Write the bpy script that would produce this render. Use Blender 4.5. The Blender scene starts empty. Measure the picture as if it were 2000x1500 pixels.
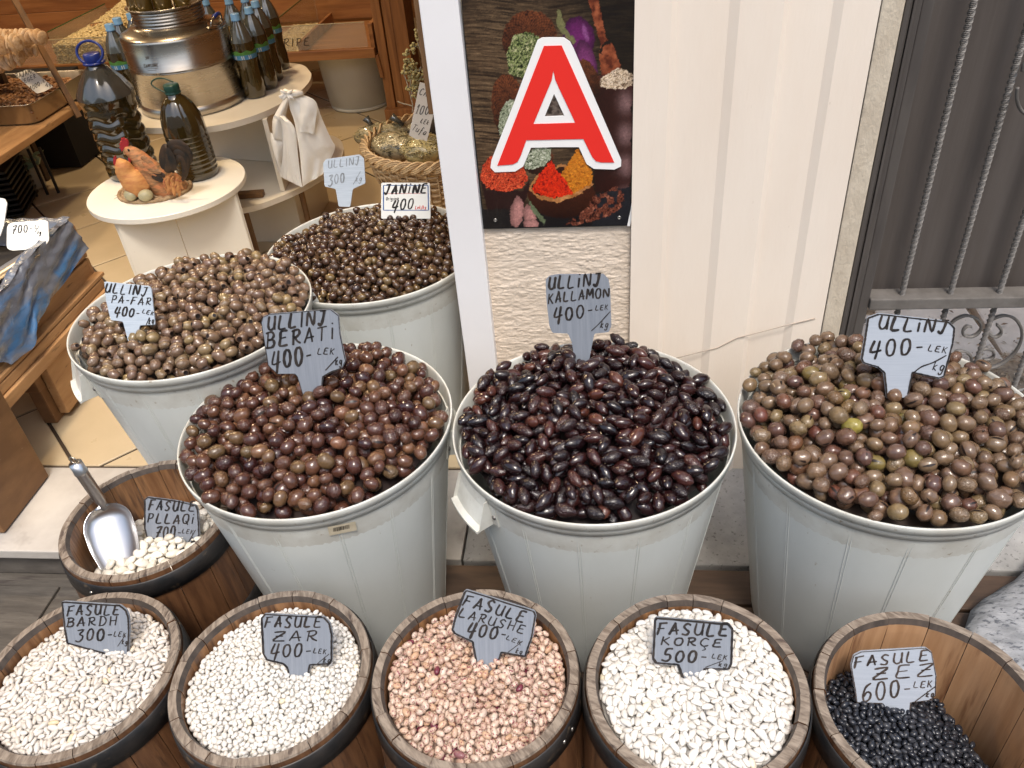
import bpy, bmesh, math, random
import numpy as np
from mathutils import Vector, Matrix
from mathutils.geometry import tessellate_polygon
random.seed(7); rng = np.random.default_rng(7)
SC = bpy.context.scene
COL = SC.collection
PI = math.pi
# ------------------------------------------------------------------ camera, world, sun, exposure
# rows: world X (along the shop front), Y (into the shop), Z (up), in camera axes (right, down, forward)
RM = np.array([[0.99352063, -0.0057188, -0.11350792],
               [0.08692179, -0.60520833, 0.79130745],
               [-0.07322127, -0.79604659, -0.60078988]])
FPX = 1600.0; CAMH = 1.68
cam = bpy.data.objects.new('camera', bpy.data.cameras.new('camera')); COL.objects.link(cam)
mw = Matrix.Identity(4)
for r in range(3):
    mw[r][0] = RM[r][0]; mw[r][1] = -RM[r][1]; mw[r][2] = -RM[r][2]
mw[0][3], mw[1][3], mw[2][3] = 0, 0, CAMH
cam.matrix_world = mw
cam.data.sensor_width = 36; cam.data.lens = FPX / 2000 * 36
cam.data.clip_start = 0.05; cam.data.clip_end = 300
SC.camera = cam
world = bpy.data.worlds.new('World'); SC.world = world; world.use_nodes = True
wn = world.node_tree.nodes; wl = world.node_tree.links
sky = wn.new('ShaderNodeTexSky'); sky.sky_type = 'NISHITA'; sky.sun_disc = False
SUN_EL, SUN_AZ = math.radians(64), math.radians(165)
sky.sun_elevation = SUN_EL; sky.sun_rotation = SUN_AZ; sky.air_density = 1.6; sky.dust_density = 4.0
bg = wn['Background']; bg.inputs['Strength'].default_value = 0.15
wl.new(sky.outputs[0], bg.inputs['Color'])
sl = bpy.data.lights.new('sun', 'SUN'); sl.energy = 1.45; sl.angle = math.radians(14); sl.color = (1, .96, .9)
so = bpy.data.objects.new('sun', sl); COL.objects.link(so); so.location = (0, -3, 6)
sd = Vector((math.sin(SUN_AZ) * math.cos(SUN_EL), math.cos(SUN_AZ) * math.cos(SUN_EL), math.sin(SUN_EL)))
so.rotation_euler = sd.to_track_quat('Z', 'Y').to_euler()
SC.render.engine = 'CYCLES'
vs = SC.view_settings; vs.view_transform = 'Standard'; vs.look = 'None'; vs.gamma = 1; vs.exposure = 0.68

# ------------------------------------------------------------------ placing helpers
def W(px, py, X=None, Y=None, Z=None):
    d = RM @ np.array([(px - 1000) / FPX, (py - 750) / FPX, 1.0])
    if Z is not None: t = (Z - CAMH) / d[2]
    elif Y is not None: t = Y / d[1]
    else: t = X / d[0]
    return Vector((d[0] * t, d[1] * t, CAMH + d[2] * t))
def raypl(px, py, p0, n):
    d = Vector(RM @ np.array([(px - 1000) / FPX, (py - 750) / FPX, 1.0]))
    o = Vector((0, 0, CAMH))
    return o + d * ((p0 - o).dot(n) / d.dot(n))
def toPX(x, y, z):
    P = np.stack([x, y, z - CAMH], -1) @ RM
    return 1000 + FPX * P[..., 0] / P[..., 2], 750 + FPX * P[..., 1] / P[..., 2]

# ------------------------------------------------------------------ objects
def tag(o, label=None, cat=None, group=None, kind=None):
    if label: o['label'] = label
    if cat: o['category'] = cat
    if group: o['group'] = group
    if kind: o['kind'] = kind
    return o
def thing(name, label, cat, loc=(0, 0, 0), rz=0, group=None):
    o = bpy.data.objects.new(name, None); COL.objects.link(o); o.location = loc; o.rotation_euler = (0, 0, rz)
    o.empty_display_size = .05
    return tag(o, label, cat, group)
class MB:
    """collects shapes, links them as one mesh object"""
    def __init__(s): s.v = []; s.f = []; s.m = []; s.sm = []
    def add(s, vs_, fs, mi=0, smooth=False):
        b = len(s.v); s.v += [tuple(p) for p in vs_]
        for f in fs:
            s.f.append(tuple(i + b for i in f)); s.m.append(mi); s.sm.append(smooth)
        return s
    def box(s, c, d, mi=0, rz=0, rx=0, ry=0, bev=0.0, smooth=False):
        M = Matrix.Translation(Vector(c)) @ Matrix.Rotation(rz, 4, 'Z') @ Matrix.Rotation(ry, 4, 'Y') @ Matrix.Rotation(rx, 4, 'X')
        x, y, z = d[0] / 2, d[1] / 2, d[2] / 2
        if bev <= 0:
            P = [(-x, -y, -z), (x, -y, -z), (x, y, -z), (-x, y, -z), (-x, -y, z), (x, -y, z), (x, y, z), (-x, y, z)]
            F = [(0, 3, 2, 1), (4, 5, 6, 7), (0, 1, 5, 4), (1, 2, 6, 5), (2, 3, 7, 6), (3, 0, 4, 7)]
        else:
            b = min(bev, x * .9, y * .9, z * .9); bm = bmesh.new(); bmesh.ops.create_cube(bm, size=1)
            for q in bm.verts: q.co = Vector((q.co.x * d[0], q.co.y * d[1], q.co.z * d[2]))
            bmesh.ops.bevel(bm, geom=bm.edges[:], offset=b, segments=2, affect='EDGES', profile=.6)
            bm.verts.index_update()
            P = [q.co.copy() for q in bm.verts]; F = [[q.index for q in f.verts] for f in bm.faces]; bm.free()
        return s.add([M @ Vector(p) for p in P], F, mi, smooth)
    def lathe(s, prof, n=48, c=(0, 0, 0), mi=0, smooth=True, caps=(False, False), sx=1, sy=1, M=None, fn=None):
        P = []
        for r, z in prof:
            for k in range(n):
                a = 2 * PI * k / n; rr = r
                if fn: rr = fn(r, z, a)
                p = Vector((rr * math.cos(a) * sx, rr * math.sin(a) * sy, z))
                if M: p = M @ p
                P.append(p + Vector(c))
        F = []
        for i in range(len(prof) - 1):
            for k in range(n):
                k2 = (k + 1) % n
                F.append((i * n + k, i * n + k2, (i + 1) * n + k2, (i + 1) * n + k))
        if caps[0]: F.append(tuple(range(n - 1, -1, -1)))
        if caps[1]: F.append(tuple(range((len(prof) - 1) * n, len(prof) * n)))
        return s.add(P, F, mi, smooth)
    def tube(s, pts, r, n=8, mi=0, smooth=True, cap=True, flat=1.0, up=None, closed=False):
        pts = [Vector(p) for p in pts]; N = len(pts)
        rr = r if hasattr(r, '__len__') else [r] * N
        P = []; u = Vector(up) if up else Vector((0.13, 0.21, 1)).normalized(); prev = None
        for i in range(N):
            a = pts[(i - 1) % N] if (closed or i > 0) else pts[0]
            b = pts[(i + 1) % N] if (closed or i < N - 1) else pts[-1]
            t = (b - a).normalized()
            x = (prev if prev is not None and not up else u); x = x - t * x.dot(t)
            if x.length < 1e-5: x = t.orthogonal()
            x.normalize(); prev = x; y = t.cross(x)
            for k in range(n):
                an = 2 * PI * k / n
                P.append(pts[i] + x * (rr[i] * math.cos(an)) + y * (rr[i] * flat * math.sin(an)))
        F = []
        for i in range(N if closed else N - 1):
            j = (i + 1) % N
            for k in range(n):
                k2 = (k + 1) % n; F.append((i * n + k, i * n + k2, j * n + k2, j * n + k))
        if cap and not closed:
            F.append(tuple(range(n - 1, -1, -1))); F.append(tuple(range((N - 1) * n, N * n)))
        return s.add(P, F, mi, smooth)
    def prism(s, loops, n, th, mi=0, mis=None):
        """flat plate: loops = list of lists of world points (first the outline, then holes), n = front normal"""
        L = [[Vector(p) for p in l] for l in loops]; flat = [p for l in L for p in l]
        tr = tessellate_polygon(L); n = Vector(n)
        T = []
        for t in tr:
            a, b, c = [flat[i] for i in t]
            T.append(t if (b - a).cross(c - a).dot(n) > 0 else (t[0], t[2], t[1]))
        s.add(flat, T, mi)
        if th > 0:
            s.add([p - n * th for p in flat], [(t[0], t[2], t[1]) for t in T], mi)
            for l in L:
                m = len(l); P = l + [p - n * th for p in l]
                s.add(P, [(i, (i + 1) % m, m + (i + 1) % m, m + i) for i in range(m)], mi if mis is None else mis)
        return s
    def ell(s, c, r, nu=12, nv=8, mi=0, M=None):
        P = [];
        for j in range(1, nv):
            t = PI * j / nv
            for i in range(nu):
                a = 2 * PI * i / nu; P.append(Vector((r[0] * math.sin(t) * math.cos(a), r[1] * math.sin(t) * math.sin(a), r[2] * math.cos(t))))
        P.append(Vector((0, 0, r[2]))); P.append(Vector((0, 0, -r[2]))); F = []
        for j in range(nv - 2):
            for i in range(nu):
                i2 = (i + 1) % nu; F.append((j * nu + i, (j + 1) * nu + i, (j + 1) * nu + i2, j * nu + i2))
        a = (nv - 1) * nu
        for i in range(nu):
            i2 = (i + 1) % nu; F.append((a, i, i2)); F.append((a + 1, (nv - 2) * nu + i2, (nv - 2) * nu + i))
        if M: P = [M @ p for p in P]
        return s.add([p + Vector(c) for p in P], F, mi, True)
    def build(s, name, mats, parent=None, world=False, label=None, cat=None, group=None, kind=None, loc=None):
        me = bpy.data.meshes.new(name); V = s.v
        if parent is not None and world:
            Mi = (Matrix.Translation(parent.location) @ parent.rotation_euler.to_matrix().to_4x4()).inverted()
            if parent.parent: Mi = Mi @ Matrix.Identity(4)
            V = [Mi @ Vector(p) for p in V]
        if loc is not None: V = [Vector(p) - Vector(loc) for p in V]
        me.from_pydata(V, [], s.f)
        if not isinstance(mats, (list, tuple)): mats = [mats]
        for m in mats: me.materials.append(m)
        me.polygons.foreach_set('material_index', s.m); me.polygons.foreach_set('use_smooth', s.sm)
        me.update()
        o = bpy.data.objects.new(name, me); COL.objects.link(o)
        if parent is not None: o.parent = parent
        if loc is not None: o.location = loc
        return tag(o, label, cat, group, kind)

# ------------------------------------------------------------------ materials
def mat(name, col, rough=.5, col2=None, nscale=8, stretch=(1, 1, 1), metal=0, spec=.5, coat=0, bump=0, bscale=None,
        contrast=(.35, .65), rot=(0, 0, 0), col3=None, n3scale=60, c3=(.62, .72), trans=0, ior=1.45, rvar=0, emit=None, distort=0, alpha=1):
    m = bpy.data.materials.new(name); m.use_nodes = True; N = m.node_tree.nodes; L = m.node_tree.links
    b = N['Principled BSDF']; b.inputs['Base Color'].default_value = (*col, 1); b.inputs['Roughness'].default_value = rough
    b.inputs['Metallic'].default_value = metal; b.inputs['Specular IOR Level'].default_value = spec
    b.inputs['Coat Weight'].default_value = coat; b.inputs['Coat Roughness'].default_value = .12
    b.inputs['Transmission Weight'].default_value = trans; b.inputs['IOR'].default_value = ior; b.inputs['Alpha'].default_value = alpha
    if emit: b.inputs['Emission Color'].default_value = (*emit[:3], 1); b.inputs['Emission Strength'].default_value = emit[3]
    tc = N.new('ShaderNodeTexCoord'); mp = N.new('ShaderNodeMapping'); mp.inputs['Scale'].default_value = stretch; mp.inputs['Rotation'].default_value = rot
    L.new(tc.outputs['Object'], mp.inputs['Vector'])
    oi = N.new('ShaderNodeObjectInfo'); ad = N.new('ShaderNodeVectorMath'); ad.operation = 'ADD'
    mu = N.new('ShaderNodeMath'); mu.operation = 'MULTIPLY'; mu.inputs[1].default_value = 37.0
    L.new(oi.outputs['Random'], mu.inputs[0]); L.new(mp.outputs[0], ad.inputs[0]); L.new(mu.outputs[0], ad.inputs[1])
    vec = ad.outputs[0]
    def noise(sc, det=6, r=.6):
        n = N.new('ShaderNodeTexNoise'); n.inputs['Scale'].default_value = sc; n.inputs['Detail'].default_value = det
        n.inputs['Roughness'].default_value = r; n.inputs['Distortion'].default_value = distort; L.new(vec, n.inputs['Vector']); return n.outputs['Fac']
    last = None
    if col2:
        nz = noise(nscale); rp = N.new('ShaderNodeValToRGB'); rp.color_ramp.elements[0].position = contrast[0]; rp.color_ramp.elements[1].position = contrast[1]
        rp.color_ramp.elements[0].color = (*col, 1); rp.color_ramp.elements[1].color = (*col2, 1); L.new(nz, rp.inputs[0]); last = rp.outputs[0]
    if col3:
        nz = noise(n3scale, 4); rp = N.new('ShaderNodeValToRGB'); rp.color_ramp.elements[0].position = c3[0]; rp.color_ramp.elements[1].position = c3[1]
        L.new(nz, rp.inputs[0]); mx = N.new('ShaderNodeMixRGB'); L.new(rp.outputs[0], mx.inputs[0]); mx.inputs[2].default_value = (*col3, 1)
        if last: L.new(last, mx.inputs[1])
        else: mx.inputs[1].default_value = (*col, 1)
        last = mx.outputs[0]
    if last: L.new(last, b.inputs['Base Color'])
    if bump:
        nz = noise(bscale or nscale * 2, 8); bp = N.new('ShaderNodeBump'); bp.inputs['Strength'].default_value = 1; bp.inputs['Distance'].default_value = bump
        L.new(nz, bp.inputs['Height']); L.new(bp.outputs[0], b.inputs['Normal'])
    if rvar:
        nz = noise(nscale * 1.7, 5); ma = N.new('ShaderNodeMapRange'); ma.inputs['To Min'].default_value = max(0.02, rough - rvar); ma.inputs['To Max'].default_value = rough + rvar
        L.new(nz, ma.inputs['Value']); L.new(ma.outputs[0], b.inputs['Roughness'])
    return m
def piece_mat(name, cols, rough=.2, spec=.5, coat=0.0, bump=0.0, bscale=60, mottle=.25, speck=None, speck_scale=220, speck_th=(.6, .64)):
    """material for olives and beans: every piece picks its own colour from the ramp"""
    m = bpy.data.materials.new(name); m.use_nodes = True; N = m.node_tree.nodes; L = m.node_tree.links; b = N['Principled BSDF']
    b.inputs['Roughness'].default_value = rough; b.inputs['Specular IOR Level'].default_value = spec; b.inputs['Coat Weight'].default_value = coat; b.inputs['Coat Roughness'].default_value = .08
    at = N.new('ShaderNodeAttribute'); at.attribute_name = 'rnd'; oi = N.new('ShaderNodeObjectInfo')
    lt = N.new('ShaderNodeMath'); lt.operation = 'LESS_THAN'; lt.inputs[1].default_value = .0005; L.new(at.outputs['Fac'], lt.inputs[0])
    ml = N.new('ShaderNodeMath'); ml.operation = 'MULTIPLY_ADD'; L.new(lt.outputs[0], ml.inputs[0]); L.new(oi.outputs['Random'], ml.inputs[1]); L.new(at.outputs['Fac'], ml.inputs[2])
    rnd = ml.outputs[0]
    rp = N.new('ShaderNodeValToRGB'); cr = rp.color_ramp; cr.interpolation = 'LINEAR'
    while len(cr.elements) < len(cols): cr.elements.new(.5)
    for i, (p, c) in enumerate(cols): cr.elements[i].position = p; cr.elements[i].color = (*c, 1)
    L.new(rnd, rp.inputs[0])
    tc = N.new('ShaderNodeTexCoord'); ad = N.new('ShaderNodeVectorMath'); mu = N.new('ShaderNodeMath'); mu.operation = 'MULTIPLY'; mu.inputs[1].default_value = 11.3
    L.new(rnd, mu.inputs[0]); L.new(tc.outputs['Object'], ad.inputs[0]); L.new(mu.outputs[0], ad.inputs[1])
    nz = N.new('ShaderNodeTexNoise'); nz.inputs['Scale'].default_value = bscale; nz.inputs['Detail'].default_value = 4; L.new(ad.outputs[0], nz.inputs['Vector'])
    mr = N.new('ShaderNodeMapRange'); mr.inputs['From Min'].default_value = .3; mr.inputs['From Max'].default_value = .7; mr.inputs['To Min'].default_value = 1 - mottle; mr.inputs['To Max'].default_value = 1 + mottle
    L.new(nz.outputs['Fac'], mr.inputs['Value'])
    vm = N.new('ShaderNodeVectorMath'); vm.operation = 'SCALE'; L.new(rp.outputs[0], vm.inputs[0]); L.new(mr.outputs[0], vm.inputs['Scale']); last = vm.outputs[0]
    if speck:
        n2 = N.new('ShaderNodeTexNoise'); n2.inputs['Scale'].default_value = speck_scale; n2.inputs['Detail'].default_value = 3; L.new(ad.outputs[0], n2.inputs['Vector'])
        r2 = N.new('ShaderNodeValToRGB'); r2.color_ramp.elements[0].position = speck_th[0]; r2.color_ramp.elements[1].position = speck_th[1]; L.new(n2.outputs['Fac'], r2.inputs[0])
        mx = N.new('ShaderNodeMixRGB'); L.new(r2.outputs[0], mx.inputs[0]); L.new(last, mx.inputs[1]); mx.inputs[2].default_value = (*speck, 1); last = mx.outputs[0]
    L.new(last, b.inputs['Base Color'])
    f7 = N.new('ShaderNodeMath'); f7.operation = 'MULTIPLY'; f7.inputs[1].default_value = 7.31; L.new(rnd, f7.inputs[0]); fr7 = N.new('ShaderNodeMath'); fr7.operation = 'FRACT'; L.new(f7.outputs[0], fr7.inputs[0])
    rm7 = N.new('ShaderNodeMapRange'); rm7.inputs['To Min'].default_value = rough * .55; rm7.inputs['To Max'].default_value = rough * 1.3; L.new(fr7.outputs[0], rm7.inputs['Value']); L.new(rm7.outputs[0], b.inputs['Roughness'])
    if bump:      # some pieces are smooth, some wrinkled
        w3 = N.new('ShaderNodeTexNoise'); w3.inputs['Scale'].default_value = bscale * 1.6; w3.inputs['Detail'].default_value = 5; w3.inputs['Distortion'].default_value = 1.6; L.new(ad.outputs[0], w3.inputs['Vector'])
        f3 = N.new('ShaderNodeMath'); f3.operation = 'MULTIPLY'; f3.inputs[1].default_value = 13.7; L.new(rnd, f3.inputs[0]); fr3 = N.new('ShaderNodeMath'); fr3.operation = 'FRACT'; L.new(f3.outputs[0], fr3.inputs[0])
        pw3 = N.new('ShaderNodeMath'); pw3.operation = 'POWER'; pw3.inputs[1].default_value = 2.2; L.new(fr3.outputs[0], pw3.inputs[0])
        st3 = N.new('ShaderNodeMath'); st3.operation = 'MULTIPLY_ADD'; st3.inputs[1].default_value = bump * 3.2; st3.inputs[2].default_value = bump * .35; L.new(pw3.outputs[0], st3.inputs[0])
        bp = N.new('ShaderNodeBump'); bp.inputs['Strength'].default_value = 1; L.new(st3.outputs[0], bp.inputs['Distance']); L.new(w3.outputs['Fac'], bp.inputs['Height']); L.new(bp.outputs[0], b.inputs['Normal'])
    return m
def attr_mat(name, attr, rough=.5, spec=.5, bump=0, coat=0):
    m = bpy.data.materials.new(name); m.use_nodes = True; N = m.node_tree.nodes; L = m.node_tree.links; b = N['Principled BSDF']
    b.inputs['Roughness'].default_value = rough; b.inputs['Specular IOR Level'].default_value = spec; b.inputs['Coat Weight'].default_value = coat
    a = N.new('ShaderNodeAttribute'); a.attribute_name = attr; L.new(a.outputs['Color'], b.inputs['Base Color'])
    if bump:
        n = N.new('ShaderNodeTexNoise'); n.inputs['Scale'].default_value = 90; bp = N.new('ShaderNodeBump'); bp.inputs['Distance'].default_value = bump; L.new(n.outputs['Fac'], bp.inputs['Height']); L.new(bp.outputs[0], b.inputs['Normal'])
    return m

MT = {}
MT['tub'] = mat('tub_plastic', (.66, .685, .66), .36, (.585, .605, .575), 6, stretch=(1, 1, .45), spec=.5, col3=(.34, .29, .21), n3scale=80, c3=(.70, .78), bump=.0009, bscale=11, rvar=.1, contrast=(.3, .72))
MT['tub_rim'] = mat('tub_rim_plastic', (.62, .63, .59), .4, (.50, .49, .44), 14, col3=(.28, .22, .15), n3scale=75, c3=(.64, .76), bump=.0003, bscale=40)
MT['rivet'] = mat('rivet_metal', (.2, .19, .18), .4, metal=.8)
MT['wood_barrel'] = mat('varnished_oak', (.070, .030, .014), .42, (.155, .072, .032), 6, stretch=(9, 9, .9), bump=.0012, bscale=9, col3=(.05, .025, .014), n3scale=9, c3=(.56, .70), coat=.15)
MT['wood_inner'] = mat('oak_inside', (.16, .072, .03), .45, (.33, .17, .075), 6, stretch=(9, 9, .8), bump=.0007, bscale=9, col3=(.06, .03, .02), n3scale=4, c3=(.52, .66), coat=.1)
MT['wood_inner_pale'] = mat('pale_oak_inside', (.40, .22, .11), .5, (.52, .31, .17), 6, stretch=(8, 8, .7), bump=.0007, bscale=9, col3=(.20, .09, .045), n3scale=5, c3=(.56, .68))
MT['endgrain'] = mat('weathered_end_grain', (.125, .095, .072), .75, (.26, .212, .168), 30, stretch=(5, 1.2, 1), rot=(0, 0, .6), bump=.0012, bscale=34, contrast=(.38, .62), col3=(.07, .05, .04), n3scale=26, c3=(.58, .68))
MT['chamfer'] = mat('dark_worn_oak', (.045, .036, .031), .6, (.085, .066, .054), 20, stretch=(3, 3, 1), bump=.0006)
MT['hoop'] = mat('black_iron', (.012, .012, .013), .42, (.035, .03, .027), 18, metal=.3, bump=.0008, bscale=30, col3=(.12, .085, .055), n3scale=32, c3=(.62, .72))
MT['plank'] = mat('dark_plank', (.045, .027, .017), .6, (.085, .05, .03), 5, stretch=(1, 9, 9), bump=.0012, bscale=9)
MT['pallet'] = mat('raw_pine', (.46, .27, .125), .65, (.33, .175, .075), 5, stretch=(5, .8, 5), bump=.0012, bscale=14, col3=(.09, .05, .03), n3scale=12, c3=(.62, .72))
MT['ply'] = mat('plywood', (.25, .13, .055), .6, (.16, .078, .032), 4, stretch=(1, 1.2, 3), bump=.0006, col3=(.36, .25, .15), n3scale=40, c3=(.70, .76))
MT['endpine'] = mat('pine_end_grain', (.33, .215, .12), .75, (.17, .10, .05), 60, bump=.0015, bscale=80)
MT['shopwood'] = mat('orange_cabinet_wood', (.36, .165, .06), .4, (.21, .085, .03), 3, stretch=(.8, 8, 8), bump=.0003, coat=.15, distort=.6)
MT['shopwood_v'] = mat('orange_cabinet_wood_upright', (.33, .15, .055), .4, (.18, .075, .028), 3, stretch=(10, 10, .7), bump=.0003, coat=.15, distort=.4)
MT['stripwood'] = mat('brown_strip_wood', (.24, .125, .05), .5, (.13, .075, .04), 5, stretch=(8, 8, 1))
MT['tile'] = mat('tan_floor_tile', (.52, .42, .28), .3, (.46, .37, .24), 4, bump=.0002, bscale=60, col3=(.30, .20, .11), n3scale=11, c3=(.72, .88), rvar=.08)
MT['grout'] = mat('dark_grout', (.045, .030, .02), .8)
MT['marble'] = mat('worn_marble', (.52, .49, .45), .42, (.38, .35, .32), 5, bump=.0005, bscale=30, col3=(.20, .17, .15), n3scale=6, c3=(.60, .78))
MT['riser'] = mat('dark_worn_stone', (.07, .06, .05), .75, (.13, .115, .10), 9, stretch=(1, 1, 2), bump=.003, bscale=14)
MT['street'] = mat('streaked_paving_stone', (.055, .047, .039), .75, (.11, .096, .08), 5, stretch=(1, 7, 1), bump=.002, bscale=18, col3=(.05, .04, .035), n3scale=8, c3=(.55, .7))
MT['granite_pave'] = mat('speckled_paving', (.26, .24, .22), .75, (.40, .38, .35), 30, bump=.004, bscale=70, col3=(.08, .07, .065), n3scale=85, c3=(.55, .63))
MT['concrete'] = mat('grey_concrete_step', (.25, .245, .235), .7, (.36, .35, .335), 12, bump=.0015, bscale=60, col3=(.13, .125, .12), n3scale=90, c3=(.60, .68))
MT['granite'] = mat('grey_granite', (.20, .205, .215), .75, (.36, .365, .38), 14, stretch=(1, 2, 1), bump=.006, bscale=22, col3=(.10, .105, .12), n3scale=70, c3=(.54, .62))
MT['post'] = mat('white_marble_post', (.80, .79, .80), .35, (.76, .745, .75), 3, bump=.0002)
MT['cream'] = mat('cream_painted_sheet', (.80, .71, .615), .5, (.77, .67, .57), 3, stretch=(3, 3, .7), bump=.0007, bscale=22, col3=(.50, .40, .30), n3scale=70, c3=(.735, .79))
MT['jamb'] = mat('rough_beige_render', (.56, .49, .39), .85, (.48, .41, .32), 14, stretch=(2, 2, 1), bump=.003, bscale=55)
MT['door'] = mat('bronze_painted_steel', (.085, .075, .068), .42, (.062, .054, .05), 5, stretch=(6, 6, 1), bump=.0006, bscale=12)
MT['sheet'] = mat('brown_sheet_metal', (.070, .058, .051), .45, (.094, .081, .074), 3, stretch=(7, 1, .4), bump=.0008, bscale=5)
MT['iron'] = mat('grey_painted_iron', (.155, .142, .130), .42, (.11, .10, .09), 25, bump=.0008, bscale=60)
MT['white_lam'] = mat('white_laminate', (.76, .71, .61), .32, (.72, .67, .57), 5, bump=.0002, col3=(.35, .26, .16), n3scale=45, c3=(.74, .8))
MT['steel'] = mat('brushed_steel', (.46, .42, .36), .27, (.38, .345, .30), 4, stretch=(1, 1, 8), metal=1, rvar=.06)
MT['steel_matt'] = mat('matt_steel', (.50, .47, .43), .33, (.42, .39, .35), 4, stretch=(6, 1, 1), metal=1, rvar=.08)
MT['scoop'] = mat('scoop_steel', (.56, .56, .57), .30, metal=1)
MT['oil'] = mat('bottle_of_dark_oil', (.022, .014, .004), .07, (.045, .030, .006), 6, spec=.8, coat=.8)
MT['oil_gold'] = mat('bottle_of_golden_oil', (.16, .095, .015), .08, (.09, .055, .012), 8, spec=.8, coat=.8)
MT['pet'] = mat('empty_plastic_neck', (.045, .05, .045), .08, (.08, .085, .075), 9, spec=.9, coat=.9)
MT['oil_air'] = mat('upper_jug_film', (.035, .036, .033), .10, (.055, .057, .052), 6, spec=.8, coat=.8)
MT['cap_blue'] = mat('dark_blue_plastic', (.012, .03, .20), .35)
MT['cap_light'] = mat('light_blue_plastic', (.14, .30, .52), .4)
MT['cap_green'] = mat('dark_green_plastic', (.012, .055, .04), .35)
MT['black'] = mat('black_plastic', (.012, .012, .012), .5)
MT['void'] = mat('void_shade', (.008, .008, .010), .9)  # near-black colour that holds the shade under the left shelves
MT['bagwhite'] = mat('cream_carrier_plastic', (.88, .86, .80), .35, (.85, .82, .75), 6, bump=.004, bscale=16)
MT['bluefilm'] = mat('blue_plastic_film', (.035, .12, .27), .2, (.115, .13, .165), 3, stretch=(1, 1, 2.4), rot=(.6, 0, 0), spec=.7, coat=.5, bump=.006, bscale=14, contrast=(.40, .50), distort=.8, col3=(.22, .27, .33), n3scale=12, c3=(.64, .78))
MT['boxplastic'] = mat('milky_box_plastic', (.52, .50, .42), .35, (.45, .42, .34), 5)
MT['latch'] = mat('pale_green_latch', (.36, .50, .38), .4)
MT['wicker'] = mat('wicker', (.62, .45, .25), .5, (.46, .30, .15), 40, bump=.0006)
MT['paper'] = mat('paper_card', (.78, .76, .70), .6, (.72, .69, .62), 8)
MT['cardboard'] = mat('brown_card', (.50, .27, .12), .7)
MT['plate_white'] = mat('white_plastic_plate', (.80, .80, .76), .35)
MT['sign'] = mat('grey_blue_corrugated_plastic', (.225, .245, .280), .42, (.185, .205, .24), 4, stretch=(60, 2, 2), bump=.0002, bscale=6)
MT['sign_pale'] = mat('pale_corrugated_plastic', (.50, .56, .63), .5, (.38, .44, .51), 6, stretch=(2, 2, 110), bump=.0004, bscale=3)
MT['sign_light'] = mat('light_blue_corrugated_plastic', (.36, .395, .45), .42, (.32, .355, .41), 6, stretch=(2, 2, 60), bump=.0002, bscale=3)
MT['ink'] = mat('black_marker', (.012, .011, .012), .35, (.04, .032, .028), 60)
MT['ink_fade'] = mat('faded_marker', (.16, .17, .18), .6, (.30, .33, .37), 50)
MT['ink_brown'] = mat('brownish_marker', (.028, .022, .02), .4, (.085, .065, .055), 50)
MT['blueprint'] = mat('blue_print', (.03, .10, .30), .4)
MT['redprint'] = mat('red_print', (.60, .03, .03), .4)
MT['letter_red'] = mat('red_vinyl', (.78, .030, .022), .38)
MT['letter_white'] = mat('white_vinyl', (.86, .85, .84), .35)
MT['glass'] = mat('bin_glass', (.55, .52, .42), .05, spec=.9, alpha=.22)
MT['warmlamp'] = mat('lamp_glow', (1, .8, .5), .5, emit=(1, .72, .40, 9))
MT['dirt'] = mat('dark_sprigs', (.02, .015, .012), .7)
FL = 0.12          # shop floor and door-step level
YW = 1.672         # face of the shop front
def sheet(name, x0, x1, y0, y1, z, m, nx=1, ny=1, **k):
    b = MB(); P = [(x0 + (x1 - x0) * i / nx, y0 + (y1 - y0) * j / ny, z) for j in range(ny + 1) for i in range(nx + 1)]
    b.add(P, [(j * (nx + 1) + i, j * (nx + 1) + i + 1, (j + 1) * (nx + 1) + i + 1, (j + 1) * (nx + 1) + i) for j in range(ny) for i in range(nx)])
    return b.build(name, m, kind='structure', **k)
sheet('ground', -60, 60, -60, 60, -.004, MT['street'])
# street paving: long worn slabs on the left, speckled blocks on the right
pv = bpy.data.objects.new('pavement', None); COL.objects.link(pv); tag(pv, kind='structure')
for i, (x0, x1) in enumerate([(-4.2, -2.9), (-2.89, -1.72), (-1.71, -.62), (-.61, .45), (.46, .99)]):
    for j, (y0, y1) in enumerate([(-.9, -.36), (-.35, .25), (.26, .80), (.81, 1.315)]):
        off = .25 * (j % 2)
        MB().box(((x0 + x1) / 2 + off, (y0 + y1) / 2, -.02), (x1 - x0, y1 - y0, .05 + .003 * ((i * 3 + j) % 3)), bev=.004).build('paving_slab', MT['street'], pv)
for i in range(4):
    for j in range(4):
        MB().box((1.36 + i * .41 - .14, .25 + j * .41, -.01), (.405, .405, .05 + .002 * ((i + j) % 3)), bev=.005).build('paving_slab', MT['granite_pave'], pv)
# door step
st = bpy.data.objects.new('doorstep', None); COL.objects.link(st); tag(st, kind='structure')
MB().box((-2.24, 1.497, .105), (3.76, .324, .03), bev=.004).build('marble_slab', MT['marble'], st)
MB().box((-2.24, 1.51, .044), (3.76, .30, .09), bev=.004).build('riser', MT['riser'], st)
b = MB(); b.box((.36, 1.505, .06), (1.43, .345, .12), bev=.006); b.build('concrete_step', MT['concrete'], st)
MB().box((2.1, 1.505, .055), (2.0, .345, .12), bev=.006).build('concrete_step', MT['granite_pave'], st)
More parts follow.
